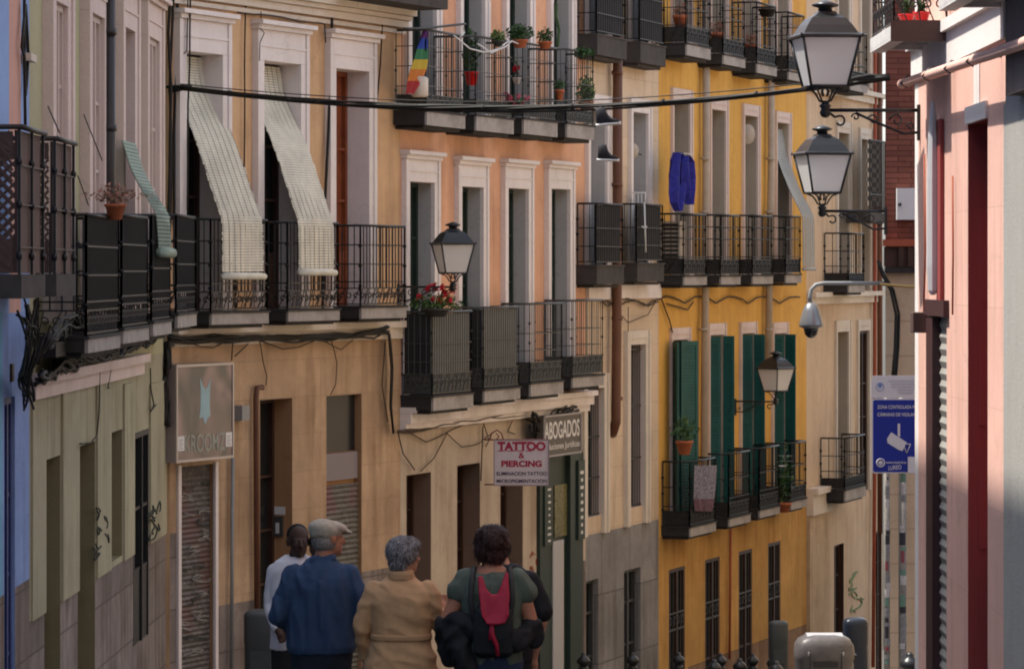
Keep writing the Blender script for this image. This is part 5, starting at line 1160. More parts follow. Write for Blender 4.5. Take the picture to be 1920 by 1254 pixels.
plant(WY.px(1438, 32, .5), 'black planter trough hung on the third top floor yellow railing', potm='cable', r=.14, h=.12, fol=((.1, .1, .03, 10, .03, 'leaf'),), dz=.0)
for (x, y, dd, lab) in ((1700, 42, 24.2, 'red flowerpot nearer the bars on the pink house balcony'), (1728, 38, 24.0, 'red flowerpot with a cactus at the back of the pink house balcony')):
    c = Vector(((x - CX) / F * dd, dd, 1.68)); plant(c, lab, potm='redplastic', r=.055, h=.09, fol=((.04, .04, .09, 24, .03, 'leaf'),), dz=.06)
# rainbow flag
def cloth(name, lab, cat, W_, pts, mats, folds=.03, nf=5, group=None, thick=.004):
    """pts: rows of (xl, xr, y) px from the top down, on plane out=o; mats one per row band"""
    b = MB(); N = 14; rows = []
    for (xl, xr, y, o) in pts:
        row = []
        for k in range(N + 1):
            q = k / N; p = W_.px(xl + (xr - xl) * q, y, o); p = p + W_.n.to_3d() * math.sin(q * nf * 2.2 + y * .03) * folds; row.append(p)
        rows.append(row)
    bk = Vector((W_.n.x, W_.n.y, 0)) * -thick
    for i in range(len(rows) - 1):
        mi = min(i, len(mats) - 1)
        for k in range(N):
            a, c, d, e_ = rows[i][k], rows[i][k + 1], rows[i + 1][k + 1], rows[i + 1][k]
            b.face([e_, d, c, a], mi, True); b.face([a + bk, c + bk, d + bk, e_ + bk], mi, True)
    return b.build(name, mats, None, lab, cat, group)
fm = [mat('flag_' + n_, c_, .8) for n_, c_ in (('violet', (0.12, 0.03, 0.15, 1)), ('blue', (0.02, 0.05, 0.28, 1)), ('green', (0.03, 0.14, 0.06, 1)), ('yellow', (0.42, 0.30, 0.03, 1)), ('orange', (0.45, 0.14, 0.02, 1)), ('red', (0.30, 0.02, 0.02, 1)))]
cloth('flag', 'rainbow flag hanging at the left end of the upper peach balcony', 'flag', WP, [(794, 803, 58, .40), (788, 800, 72, .40), (781, 800, 92, .40), (777, 800, 112, .40), (772, 798, 130, .40), (767, 790, 152, .40), (764, 776, 176, .40)], fm, .02)
c = WP.px(787, 160, .38); b = MB(); b.lathe(c - Vector((0, 0, .14)), [(.08, 0), (.10, .02), (.10, .22), (.07, .24)], 12); tag(b.build('lampshade', M['creamtrim']), 'cream paper lantern on the upper peach balcony below the flag', 'lantern')
jm = mat('royal_blue_cloth', (0.013, 0.015, 0.20, 1), .8, noise=.4, scale=12)
cloth('jacket', 'royal blue jacket nearer the window, hung out to dry on the yellow house', 'clothing', WY, [(1266, 1276, 286, .42), (1259, 1282, 300, .42), (1258, 1284, 330, .42), (1260, 1283, 360, .42), (1262, 1280, 380, .42), (1268, 1275, 396, .42)], [jm], .05, group='blue clothes drying on the yellow house')
cloth('jacket', 'royal blue jacket on the right of the pair drying on the yellow house', 'clothing', WY, [(1281, 1290, 292, .46), (1276, 1297, 304, .46), (1280, 1300, 335, .46), (1285, 1300, 358, .46), (1290, 1297, 384, .46)], [jm], .05, group='blue clothes drying on the yellow house')
b = MB(); b.tube([WY.px(1262, 289, .1), WY.px(1272, 287, .42), WY.px(1298, 289, .5)], .006, 5); tag(b.build('washing_line', M['whitepl']), 'short washing line above the blue jackets', 'line')
lm = mat('striped_laundry', (0.16, 0.15, 0.19, 1), .8, noise=1.0, scale=30); lm2 = mat('dark_red_laundry', (0.10, 0.05, 0.07, 1), .8, noise=.6, scale=16)
cloth('laundry', 'patterned laundry draped over the first green shuttered balcony', 'laundry', WY, [(1300, 1342, 872, .49), (1299, 1342, 905, .49), (1300, 1341, 935, .49), (1304, 1338, 958, .49)], [lm, lm, lm2], .02, 9)
# blue plant trough, white chair, satellite dishes, air conditioner
b = MB(); c = WC.px(1197, 380, .2); 
for dx in (-.1, .1):
    for dy in (-.08, .08): b.tube([c + Vector((dx, dy, -.7)), c + Vector((dx * .8, dy, 0 if dy < 0 else .0))], .014, 6)
b.box((c.x - .12, c.y - .1, c.z - .36), (c.x + .12, c.y + .1, c.z - .33)); b.tube([c + Vector((-.1, .08, 0)), c + Vector((-.1, .08, .14)), c + Vector((.1, .08, .14)), c + Vector((.1, .08, 0))], .014, 6)
for q in (-.05, 0, .05): b.tube([c + Vector((q, .08, -.3)), c + Vector((q, .08, .14))], .008, 5)
tag(b.build('chair', M['whitepl']), 'white plastic chair standing on the cream house balcony', 'chair')
for (T, x, y, r_, lab) in ((WY, 1402, 252, .16, 'round satellite dish in the yellow house window recess'), (WC, 1187, 283, .11, 'small round satellite dish by the cream house window')):
    p = T.px(x, y, -.02); root = empty('satellite_dish', p, lab, 'satellite dish')
    b = MB(); v = []; f = []
    for i in range(5):
        for k in range(16): a = k * math.pi / 8; q = r_ * i / 4; v.append(p + Vector((q * math.cos(a) * .75, -.05 + .05 * (i / 4) ** 2 - .03 + q * math.cos(a) * .3, q * math.sin(a))))
    for i in range(4):
        for k in range(16): f.append((i * 16 + k, i * 16 + (k + 1) % 16, (i + 1) * 16 + (k + 1) % 16, (i + 1) * 16 + k))
    b.raw(v, f, 0, True); b.build('dish', M['reveal_grey'] if False else M['creampipe'], root)
    b = MB(); b.tube([p + Vector((0, -.06, 0)), p + Vector((.12, .1, -.05))], .012, 6); b.build('arm', M['irongrey'], root)
p = WY.px(1258, 530, .12); root = empty('air_conditioner', p, 'louvred air conditioner unit behind the first middle balcony railing of the yellow house', 'air conditioner')
b = MB(); T = WY; ua, ub = BY[0]['u0'] + .04, BY[0]['u0'] + .36; hz = BY[0]['hs']; hy = hz + .78; T.box(b, ua, ub, hz + .05, hy, .05, .34); b.build('casing', M['creampipe'], root)
b = MB()
for k in range(11): z = hz + .09 + k * .062; T.box(b, ua - .008, ua - .001, z, z + .036, .07, .32)
b.build('louvre', M['iron'], root)
b = MB(); p = px(1694, 382); a, c = px(1682, 412), px(1722, 353); b.box((a.x, 33.5, a.z), (c.x, 33.59, c.z)); root = b.build('meter_box', M['whitepl'], None, 'pale grey wall cabinet with a dark lock on the brick wall', 'cabinet')
b = MB(); c = px(1687, 383); b.lathe((c.x, 33.49, c.z - .015), [(.012, 0), (.018, .015), (.012, .03)], 8); b.build('lock', M['iron'], root)
# black box lamp on the pink corner and white rolled awning
T = WR
b = MB(); T.box(b, T.u(1742), T.u(1742) + .16, T.h(622, T.u(1728)), T.h(584, T.u(1728)), .01, .115); tag(b.build('wall_box', M['screenbrown'], bevel=.006), 'dark square box fixed on the pink house corner', 'box')
b = MB(); um = T.u(1749, .055)
b.lathe(T.P(um, T.h(553, um), .055), [(.015, -.0), (.035, .03), (.046, .2), (.043, .8), (.034, 1.1), (.02, 1.28), (.010, 1.34)], 7, smooth=False); tag(b.build('folded_awning', M['whitepl']), 'white folded awning standing against the pink wall above the shutter', 'awning')
b = MB(); T.box(b, T.u(1771), T.u(1764), -.2, 1.05, .004, .03); tag(b.build('red_strip', M['dkred']), 'dark red strip beside the white folded awning', 'post')  # thin upright strip in dark red on the wall face
# curtains of beads at the beige house balcony
T = WE; hr = T.h(262, T.u(1628, .4), .4); root = empty('balcony_screen', T.px(1645, 390, .4), 'black railing with a black and white chequered curtain near the second lamp', 'balcony screen')
b = MB(); u0, u1 = T.u(1628, .4), T.u(1662, .4); h0 = T.h(396, u0, .4); h1 = T.h(262, u0, .4)
for k in range(14): uu = u0 + (u1 - u0) * k / 13; b.bar(T.P(uu, h0, .42), T.P(uu, h1, .42), .014)
for z in (h0, h0 + .3, h1): b.bar(T.P(u0, z, .42), T.P(u1, z, .42), .016)
b.build('railing', M['iron'], root)
ck = bpy.data.materials.new('chequered_curtain'); ck.use_nodes = True; n = ck.node_tree; t_ = n.nodes.new('ShaderNodeTexChecker'); t_.inputs['Scale'].default_value = 12; t_.inputs[1].default_value = (.02, .018, .018, 1); t_.inputs[2].default_value = (.7, .6, .5, 1)
tc = n.nodes.new('ShaderNodeTexCoord'); n.links.new(tc.outputs['Object'], t_.inputs[0]); n.links.new(t_.outputs[0], n.nodes['Principled BSDF'].inputs['Base Color'])
b = MB(); T.box(b, u0 + .05, u1 - .35, h0 + .1, h1 - .02, .36, .38); b.build('curtain', ck, root)
b = MB(); T.box(b, u0, u1, h0 - .2, h0 - .02, .003, .44); b.build('slab', M['slabdk'], root)
# intercom on the door reveal
T = WO; H = HO[4]; p = T.P(H['u1'] - .004, T.h(978, H['u1']), -.16); root = empty('intercom', p, 'grey intercom panel with paper notice on the door reveal', 'intercom')
def rev(mb, h0, h1, o0, o1, t0, t1): T.box(mb, H['u1'] - t1, H['u1'] - t0, h0, h1, o0, o1)
b = MB(); rev(b, T.h(1006, H['u1']), T.h(968, H['u1']), -.24, -.11, .002, .03); pnl = b.build('panel', M['irongrey'], root)
b = MB(); rev(b, T.h(1000, H['u1']), T.h(980, H['u1']), -.195, -.15, .031, .034); b.build('keypad', M['whitepl'], pnl)
b = MB(); rev(b, T.h(965, H['u1']), T.h(950, H['u1']), -.25, -.09, .002, .006); b.build('paper_notice', M['whitepl'], root)
# graffiti
def graf(name, lab, T, box, n, m, r_=.012, o=.004, seed=1, parent=None):
    rnd = random.Random(seed); b = MB(); x0, y0, x1, y1 = box
    for k in range(n):
        cx, cy = rnd.uniform(x0, x1), y0 + (y1 - y0) * (k + .5) / n; pts = []
        for j in range(8): pts.append(T.px(cx + rnd.uniform(-.5, .5) * (x1 - x0), cy + rnd.uniform(-.6, .6) * (y1 - y0) / n * 1.6, o))
        q = []
        for a, c_, d in zip(pts, pts[1:], pts[2:]): q += [(a + c_) / 2, (a + c_ * 6 + d) / 8]
        b.tube(q, r_, 4, 0, False, False)
    return b.build(name, m, parent)
gk = mat('dark_spray_paint', (0.03, 0.04, 0.035, 1), .7); gr = mat('red_spray_paint', (0.25, 0.05, 0.03, 1), .7); gg = mat('green_spray_paint', (0.20, 0.27, 0.14, 1), .7); gw = mat('white_spray_paint', (0.30, 0.285, 0.27, 1), .7)
graf('graffiti', '', WG, (181, 955, 199, 1045), 6, gk, .008, .026, 3, green)
graf('graffiti', '', WO, (272, 945, 300, 1000), 3, gk, .012, .012, 5, orange) if False else graf('graffiti', '', WG, (280, 940, 300, 1010), 4, gk, .010, .028, 5, green)
graf('graffiti', '', WP, (995, 1038, 1010, 1070), 3, gr, .010, .006, 7, peach)
graf('graffiti', '', WE, (1594, 1075, 1620, 1150), 5, gg, .014, .01, 8, beige)
rw = random.Random(4)
for k in range(14):
    y = 905 + k * 24 + rw.uniform(-6, 6); graf('graffiti', '', WO, (345, y, 385, y + 16), 2, gw if k % 3 else gk, .005, -.022, 20 + k, s1)
# ---------------- people ----------------
from mathutils import noise as mn
def cap_(b, p, q, r0, r1, n=14, flat=None):
    """tapered capsule between p and q"""
    p, q = Vector(p), Vector(q); t = (q - p)
    L_ = t.length; t = t / L_ if L_ > 1e-6 else Vector((0, 0, 1)); a = t.orthogonal().normalized(); c = t.cross(a)
    rings = []
    for k in range(1, 6): an = math.pi / 2 * (1 - k / 5); rings.append((p - t * r0 * math.sin(an), r0 * math.cos(an)))
    for k in range(0, 6): an = math.pi / 2 * k / 5; 
    for k in range(0, 5): an = math.pi / 2 * k / 5; rings.append((q + t * r1 * math.sin(an), r1 * math.cos(an)))
    vs = [p - t * r0]; 
    for (cc, r) in rings:
        for k in range(n): an = 2 * math.pi * k / n; vs.append(cc + (a * math.cos(an) + c * math.sin(an)) * r)
    vs.append(q + t * r1); fs = []
    for k in range(n): fs.append((0, 1 + (k + 1) % n, 1 + k))
    for i in range(len(rings) - 1):
        for k in range(n): fs.append((1 + i * n + k, 1 + i * n + (k + 1) % n, 1 + (i + 1) * n + (k + 1) % n, 1 + (i + 1) * n + k))
    e = len(vs) - 1; o = 1 + (len(rings) - 1) * n
    for k in range(n): fs.append((e, o + k, o + (k + 1) % n))
    b.raw(vs, fs)
def ell(b, c, rx, ry, rz, rot=None, n=18, m=12):
    vs = []; fs = []; c = Vector(c)
    for i in range(m + 1):
        ph = math.pi * i / m - math.pi / 2
        for k in range(n):
            an = 2 * math.pi * k / n; v = Vector((rx * math.cos(ph) * math.cos(an), ry * math.cos(ph) * math.sin(an), rz * math.sin(ph)))
            vs.append(c + (rot @ v if rot else v))
    for i in range(m):
        for k in range(n): fs.append((i * n + k, i * n + (k + 1) % n, (i + 1) * n + (k + 1) % n, (i + 1) * n + k))
    b.raw(vs, fs)
def loft(b, rows, n=24):
    """rows: (cx, cy, z, rx, ry)"""
    vs = []; fs = []
    for (cx, cy, z, rx, ry) in rows:
        for k in range(n):
            an = 2 * math.pi * k / n; ca, sa = math.cos(an), math.sin(an)
            vs.append(Vector((cx + rx * math.copysign(abs(ca) ** .85, ca), cy + ry * math.copysign(abs(sa) ** .85, sa), z)))
    for i in range(len(rows) - 1):
        for k in range(n): fs.append((i * n + k, i * n + (k + 1) % n, (i + 1) * n + (k + 1) % n, (i + 1) * n + k))
    fs += [tuple(range(n))[::-1], tuple((len(rows) - 1) * n + k for k in range(n))]; b.raw(vs, fs)
def bake(b, name, m, parent, vox=.012, sm=4, disp=0, dsc=(9, 9, 5), seed=0, xf=None):
    me = bpy.data.meshes.new('tmp'); me.from_pydata([tuple(v) for v in b.v], [], b.f); o = bpy.data.objects.new('tmp', me); COL.objects.link(o)
    r = o.modifiers.new('r', 'REMESH'); r.mode = 'VOXEL'; r.voxel_size = vox; r.use_smooth_shade = True
    s_ = o.modifiers.new('s', 'SMOOTH'); s_.iterations = sm; s_.factor = .6
    dg = bpy.context.evaluated_depsgraph_get(); me2 = bpy.data.meshes.new_from_object(o.evaluated_get(dg)); bpy.data.objects.remove(o); bpy.data.meshes.remove(me)
    if disp:
        nn = [v.normal.copy() for v in me2.vertices]
        for v, n_ in zip(me2.vertices, nn):
            p = Vector((v.co.x * dsc[0] + seed, v.co.y * dsc[1], v.co.z * dsc[2] + v.co.x * 6 * math.sin(seed)))
            d = 1 - abs(mn.noise(p)) * 3.2 + .5 * mn.noise(p * 2.3); v.co += n_ * disp * d
    me2.name = name; me2.materials.clear(); me2.materials.append(m)
    for p in me2.polygons: p.use_smooth = True
    off = Vector((0, 0, 0))
    ob = bpy.data.objects.new(name, me2); COL.objects.link(ob); ob.parent = parent
    return ob
def strands(o, parent, m, n, ln, dirv=(0, 0, -1), lift=.35, wd=.0016, name='hair_strands'):
    me = o.data; P = [(p.center.copy(), p.normal.copy()) for p in me.polygons]; rn = random.Random(n); b = MB(); D0 = Vector(dirv)
    for _ in range(n):
        c, nn = rn.choice(P); t = D0 + Vector((rn.gauss(0, .45), rn.gauss(0, .45), rn.gauss(0, .45))); t = (t - nn * t.dot(nn)).normalized(); L_ = ln * rn.uniform(.5, 1.3)
        s_ = nn.cross(t).normalized() * wd; a = c + nn * .001; q = c + t * L_ * .55 + nn * L_ * lift * .5; r = c + t * L_ + nn * L_ * lift * .35
        b.face([a - s_, a + s_, q + s_, q - s_]); b.face([q - s_, q + s_, r])
    me2 = bpy.data.meshes.new(name); me2.from_pydata([tuple(v) for v in b.v], [], b.f); me2.materials.append(m); h_ = bpy.data.objects.new(name, me2); COL.objects.link(h_); h_.parent = o
    return h_
def hand(b, w, d, side, up=Vector((0, 0, 1)), curl=.5, s=1.0):
    """palm from wrist w along d, five fingers"""
    d = Vector(d).normalized(); s_ = d.cross(up).normalized() * side; n_ = s_.cross(d).normalized() * side
    w = Vector(w)
    cap_(b, w, w + d * .045 * s, .026 * s, .03 * s)
    for k in range(4):
        r0 = w + d * .05 * s + s_ * (-.030 + .020 * k) * s; L_ = (.062, .076, .072, .056)[k] * s; p = r0; a = 0
        for j in range(3):
            a += curl * (.5 + .25 * j); q = p + (d * math.cos(a) - n_ * math.sin(a)) * L_ * (.42, .32, .26)[j]; cap_(b, p, q, .0092 * s, .0085 * s, 8); p = q
    p = w + d * .015 * s - s_ * .028 * s; q = p + (d * .7 - s_ * .6 - n_ * .3) * .035 * s; cap_(b, p, q, .012 * s, .010 * s, 8); cap_(b, q, q + (d * .9 - s_ * .1 - n_ * .4) * .028 * s, .010 * s, .009 * s, 8)
def head(b, c, yaw, s=1.0, nose=True):
    """c: head centre; yaw 0 looks away from the camera (+y), +90 deg looks to the right"""
    Rz = Matrix.Rotation(-R(yaw), 3, 'Z'); c = Vector(c); P = lambda x, y, z: c + Rz @ Vector((x, y, z)) * s
    ell(b, P(0, -.015, .025), .076 * s, .094 * s, .092 * s, Rz); ell(b, P(0, .025, -.045), .058 * s, .066 * s, .075 * s, Rz)
    cap_(b, P(0, .068, -.085), P(0, .072, -.092), .022 * s, .02 * s, 8)
    for q in (1, -1):
        ell(b, P(q * .032, .068, -.02), .026 * s, .02 * s, .02 * s, Rz, 10, 8); cap_(b, P(q * .012, .082, .012), P(q * .045, .07, .014), .010 * s, .009 * s, 8)
        ell(b, P(q * .078, -.005, -.008), .010 * s, .022 * s, .033 * s, Rz, 10, 8); ell(b, P(q * .084, -.014, .002), .008 * s, .014 * s, .022 * s, Rz, 8, 6)
    cap_(b, P(0, .086, .012), P(0, .108, -.028), .009 * s, .014 * s, 8); cap_(b, P(0, .10, -.03), P(0, .085, -.034), .016 * s, .014 * s, 8)
    cap_(b, P(-.018, .083, -.056), P(.018, .083, -.056), .008 * s, .008 * s, 8); cap_(b, P(-.014, .08, -.067), P(.014, .08, -.067), .009 * s, .009 * s, 8)
    return P
def wpos(x, D): return Vector(((x - CX) / F * D, D, GZ(D)))
skin = mat('tanned_skin', (0.42, 0.18, 0.11, 1), .5, noise=.08, scale=20); skin.node_tree.nodes['Principled BSDF'].inputs['Subsurface Weight'].default_value = .0
skin2 = mat('light_skin', (0.48, 0.24, 0.16, 1), .5, noise=.08, scale=20); skindk = mat('dark_brown_skin', (0.055, 0.029, 0.020, 1), .65, noise=.08, scale=20)
def legs(b, hip=.09, z=.86, foot=.0, r=.085):
    for q in (1, -1):
        cap_(b, (q * hip, 0, z), (q * hip * 1.1, .01, .48), r, r * .68); cap_(b, (q * hip * 1.1, .01, .48), (q * hip * 1.15, -.01, .09), r * .62, r * .42)
        cap_(b, (q * hip * 1.15, -.03, .045), (q * hip * 1.3, .14, .035), .042, .035)

# --- man with flat cap and blue shirt
D1 = 22.7; r1 = empty('person', wpos(603, D1), 'man in a blue long sleeved shirt and pale flat cap, seen from behind', 'person', 'people seen from behind in the street'); k1 = D1 / F
Z = lambda y, D: (HY - y) / F * D - GZ(D)
b = MB(); legs(b)
loft(b, [(0, 0, .82, .15, .11), (0, 0, 1.0, .16, .11), (0, 0, 1.25, .18, .11), (0, 0, 1.38, .15, .09), (0.0, 0.01, 1.42, .07, .06)])
cap_(b, (0, .0, 1.38), (.02, .02, 1.50), .062, .058); hc = (.045, .03, 1.575)
P1 = head(b, hc, 62, 1.02)
for q in (1, -1):
    cap_(b, (q * .17, 0, 1.34), (q * .27, -.02, 1.09), .05, .042); cap_(b, (q * .27, -.02, 1.09), (q * .17, .22, 1.0), .04, .03); hand(b, (q * .17, .22, 1.0), (-q * .5, .8, -.1), q, curl=.6)
bake(b, 'body', skin, r1, .009, 3)
b = MB()
loft(b, [(0, 0, .84, .205, .145), (0, 0, .88, .222, .155), (0, 0, .97, .222, .155), (0, 0, 1.12, .220, .150), (0, 0, 1.26, .228, .145), (0, 0, 1.33, .215, .130), (0, .0, 1.38, .165, .105), (0, .01, 1.425, .105, .085), (0.005, .015, 1.455, .078, .072)])
for q in (1, -1):
    cap_(b, (q * .175, 0, 1.33), (q * .225, -.01, 1.22), .078, .078); cap_(b, (q * .225, -.01, 1.22), (q * .278, -.03, 1.08), .074, .062); cap_(b, (q * .278, -.03, 1.08), (q * .20, .16, .98), .058, .045)
cap_(b, (-.06, -.045, 1.44), (.07, -.035, 1.45), .022, .022); cap_(b, (0, -.148, 1.30), (0, -.158, 1.0), .012, .010)
bake(b, 'shirt', mat('blue_cotton', (0.032, 0.060, 0.125, 1), .85, noise=.15, scale=12, bump=.2), r1, .008, 3, .009, (9, 9, 3.0), 2)
b = MB(); loft(b, [(0, 0, .50, .19, .12), (0, 0, .82, .198, .138), (0, 0, .90, .205, .14)])
for q in (1, -1): cap_(b, (q * .09, 0, .82), (q * .10, .01, .48), .105, .085); cap_(b, (q * .10, .01, .48), (q * .105, -.01, .10), .082, .065)
bake(b, 'trousers', mat('dark_denim', (0.012, 0.016, 0.028, 1), .85, noise=.2, scale=12), r1, .014, 3, .005, (6, 6, 5), 4)
b = MB()   # hair under the cap
ell(b, P1(0, -.03, -.02), .083, .085, .075, Matrix.Rotation(-R(62), 3, 'Z')); hm = mat('grey_hair', (0.25, 0.22, 0.20, 1), .9, noise=.4, scale=60); strands(bake(b, 'hair', hm, r1, .01, 2, .002, (60, 60, 20), 3), r1, hm, 500, .025)
b = MB(); Rz = Matrix.Rotation(-R(62), 3, 'Z')
ell(b, P1(0, -.025, .055), .098, .118, .066, Rz @ Matrix.Rotation(R(-10), 3, 'X')); ell(b, P1(0, .03, .068), .090, .10, .040, Rz @ Matrix.Rotation(R(-14), 3, 'X')); ell(b, P1(0, .105, .040), .075, .055, .013, Rz @ Matrix.Rotation(R(-18), 3, 'X'))
ell(b, P1(0, -.035, .035), .092, .10, .05, Rz)
bake(b, 'flat_cap', mat('beige_cap_cloth', (0.42, 0.36, 0.29, 1), .9, noise=.15, scale=30), r1, .007, 4, .002, (16, 16, 16), 5)
b = MB(); gl = lambda p, c, r: b.tube([P1(*p), P1(*c)], r, 6); gl((.078, .0, .012), (.06, .085, .012), .0022); b.tube([P1(.035 + .02 * math.cos(t), .092, .008 + .016 * math.sin(t)) for t in [k * .6 for k in range(12)]], .002, 5); b.build('glasses', M['irongrey'], r1) if False else None

# --- woman with short grey hair and tan coat
D2 = 22.3; r2 = empty('person', wpos(752, D2), 'woman with short grey hair in a belted tan trench coat, seen from behind', 'person', 'people seen from behind in the street')
b = MB(); legs(b, .08, .8)
loft(b, [(0, 0, .78, .15, .11), (0, 0, 1.0, .13, .10), (0, 0, 1.2, .15, .10), (0, 0, 1.28, .12, .08), (0, .01, 1.32, .06, .055)])
cap_(b, (0, 0, 1.28), (.01, .015, 1.38), .054, .05); P2 = head(b, (.022, .03, 1.452), 58, .97)
cap_(b, (-.16, 0, 1.22), (-.24, 0, .98), .045, .04); cap_(b, (-.24, 0, .98), (-.22, .1, .78), .038, .028); hand(b, (-.22, .1, .78), (0, .3, -1), -1, Vector((0, 1, 0)))
cap_(b, (.16, 0, 1.22), (.22, .06, 1.02), .045, .04); cap_(b, (.22, .06, 1.02), (.235, .20, 1.09), .036, .028); hand(b, (.235, .20, 1.09), (.25, .6, .6), 1, Vector((0, 1, 0)), .5)
bake(b, 'body', skin2, r2, .009, 3)
b = MB()
loft(b, [(0, 0, .40, .27, .19), (0, 0, .70, .245, .175), (0, 0, .85, .215, .155), (0, 0, .925, .185, .14), (0, 0, .96, .182, .138), (0, 0, 1.05, .20, .142), (0, 0, 1.17, .212, .138), (0, 0, 1.235, .195, .12), (0, 0, 1.28, .14, .10), (0, .005, 1.315, .09, .08), (0, .01, 1.36, .072, .07)])
for q, el_, wr in ((-1, (-.255, -.01, .99), (-.225, .08, .82)), (1, (.235, .04, 1.03), (.24, .17, 1.07))):
    cap_(b, (q * .165, 0, 1.23), (q * .205, -.005, 1.14), .068, .070); cap_(b, (q * .205, -.005, 1.14), el_, .066, .056); cap_(b, el_, wr, .054, .045)
bake(b, 'coat', mat('tan_gabardine', (0.52, 0.30, 0.155, 1), .8, noise=.08, scale=10, bump=.15), r2, .008, 3, .008, (5, 5, 10), 7)
b = MB(); loft(b, [(0, 0, .925, .198, .152), (0, 0, .965, .198, .152)], 28); bake(b, 'belt', mat('tan_belt_cloth', (0.47, 0.27, 0.14, 1), .8), r2, .008, 1)
b = MB(); loft(b, [(0, .0, 1.30, .088, .08), (0, .0, 1.345, .082, .078), (0, .0, 1.36, .07, .068)], 24); bake(b, 'collar', mat('tan_collar_cloth', (0.47, 0.27, 0.14, 1), .8), r2, .008, 1)
b = MB(); Rz = Matrix.Rotation(-R(58), 3, 'Z'); ell(b, P2(0, -.022, .030), .094, .104, .098, Rz); ell(b, P2(0, -.045, -.04), .074, .062, .065, Rz); ell(b, P2(0, .02, .07), .082, .075, .05, Rz)
hm = mat('silver_grey_hair', (0.17, 0.15, 0.155, 1), .75, noise=.55, scale=45, bump=.6); hm2 = mat('pale_silver_hair', (0.36, 0.34, 0.35, 1), .7); ho = bake(b, 'hair', hm, r2, .007, 2, .004, (38, 38, 26), 11); strands(ho, r2, hm2, 1300, .03, lift=.45); strands(ho, r2, hm, 1200, .03, lift=.5)

# --- woman with dark red-brown bob, green T-shirt and red backpack
D3 = 22.1; r3 = empty('person', wpos(922, D3), 'woman with dark reddish bob in a green T-shirt carrying a small red backpack', 'person', 'people seen from behind in the street')
b = MB(); legs(b, .09, .84)
loft(b, [(0, 0, .80, .16, .12), (0, 0, 1.0, .15, .11), (0, 0, 1.2, .165, .105), (0, 0, 1.30, .14, .08), (0, 0, 1.355, .11, .07), (0, .01, 1.395, .06, .055)])
cap_(b, (0, 0, 1.34), (-.01, .02, 1.45), .058, .054); P3 = head(b, (-.022, .03, 1.515), -55, .98)
cap_(b, (-.175, 0, 1.28), (-.285, -.01, 1.03), .053, .048); cap_(b, (-.275, -.01, 1.03), (-.20, .20, .97), .044, .03); hand(b, (-.20, .20, .97), (.6, .8, 0), -1)
cap_(b, (.175, 0, 1.28), (.245, .0, 1.04), .053, .046); cap_(b, (.235, 0, 1.04), (.16, .20, .98), .042, .03); hand(b, (.16, .20, .98), (-.6, .8, 0), 1)
bake(b, 'body', skin, r3, .009, 3)
b = MB()
loft(b, [(0, 0, .78, .19, .135), (0, 0, .88, .195, .14), (0, 0, 1.05, .188, .135), (0, 0, 1.2, .198, .135), (0, 0, 1.28, .195, .12), (0, .0, 1.325, .16, .098), (0, .01, 1.35, .12, .08)])
for q in (1, -1): cap_(b, (q * .16, 0, 1.297), (q * .208, 0, 1.225), .074, .078)
bake(b, 't_shirt', mat('grey_green_jersey', (0.095, 0.115, 0.092, 1), .85, noise=.12, scale=10), r3, .008, 2, .006, (11, 11, 6), 13)
b = MB(); Rz = Matrix.Rotation(R(55), 3, 'Z'); ell(b, P3(0, -.022, .030), .096, .106, .100, Rz); ell(b, P3(0, -.055, -.05), .088, .06, .065, Rz); ell(b, P3(.03, -.02, .07), .085, .09, .055, Rz)
for q in (1, -1): ell(b, P3(q * .075, -.005, -.035), .028, .05, .06, Rz)
hm = mat('dark_auburn_hair', (0.030, 0.009, 0.008, 1), .5, noise=.5, scale=45, bump=.5); ho = bake(b, 'hair', hm, r3, .007, 2, .005, (32, 32, 10), 17); strands(ho, r3, hm, 2200, .045, lift=.3); strands(ho, r3, mat('auburn_highlight_hair', (0.07, 0.02, 0.015, 1), .4), 500, .05, lift=.25)
b = MB()
for q in (1, -1):
    b.tube([P3(q * .033 + .022 * math.cos(t), .103, .004 + .018 * math.sin(t)) for t in [k * .5 for k in range(14)]], .0022, 5); b.tube([P3(q * .056, .10, .008), P3(q * .082, .0, .008)], .002, 5)
b.tube([P3(-.012, .104, .008), P3(.012, .104, .008)], .0022, 5); g_ = b.build('glasses', M['irongrey']); g_.location += Vector(r3.location) * 0; g_.parent = r3
b = MB()   # backpack body and flap
loft(b, [(.01, -.145, .83, .10, .02), (.01, -.17, .86, .125, .05), (.01, -.18, 1.0, .13, .06), (.01, -.175, 1.12, .115, .055), (.01, -.15, 1.18, .08, .03)])
bp_ = bake(b, 'backpack_bag', mat('black_nylon', (0.014, 0.015, 0.018, 1), .6, noise=.2, scale=12), r3, .010, 2, .003, (10, 10, 8), 19)
b = MB(); n_ = 10
ol = [(-.085, 1.335), (-.06, 1.34), (-.035, 1.26), (0, 1.225), (.035, 1.225), (.06, 1.28), (.085, 1.36), (.105, 1.36), (.11, 1.22), (.105, 1.10), (.085, 1.055), (.03, 1.045), (-.03, 1.05), (-.06, 1.10), (-.075, 1.2)]
def yb(z): return -.272 + max(0, (z - 1.1)) * .42
fr = [Vector((x * 1.0 + .0, yb(z), z)) for x, z in ol]; bk = [p + Vector((0, .03, 0)) for p in fr]
b.face(fr, 0, False); b.face(bk[::-1])
for i in range(len(fr)): j = (i + 1) % len(fr); b.face([fr[j], fr[i], bk[i], bk[j]])
rd_ = mat('crimson_nylon', (0.36, 0.012, 0.04, 1), .55, noise=.12, scale=9)
fo = bake(b, 'backpack_flap', rd_, r3, .006, 2, .003, (10, 10, 8), 23)
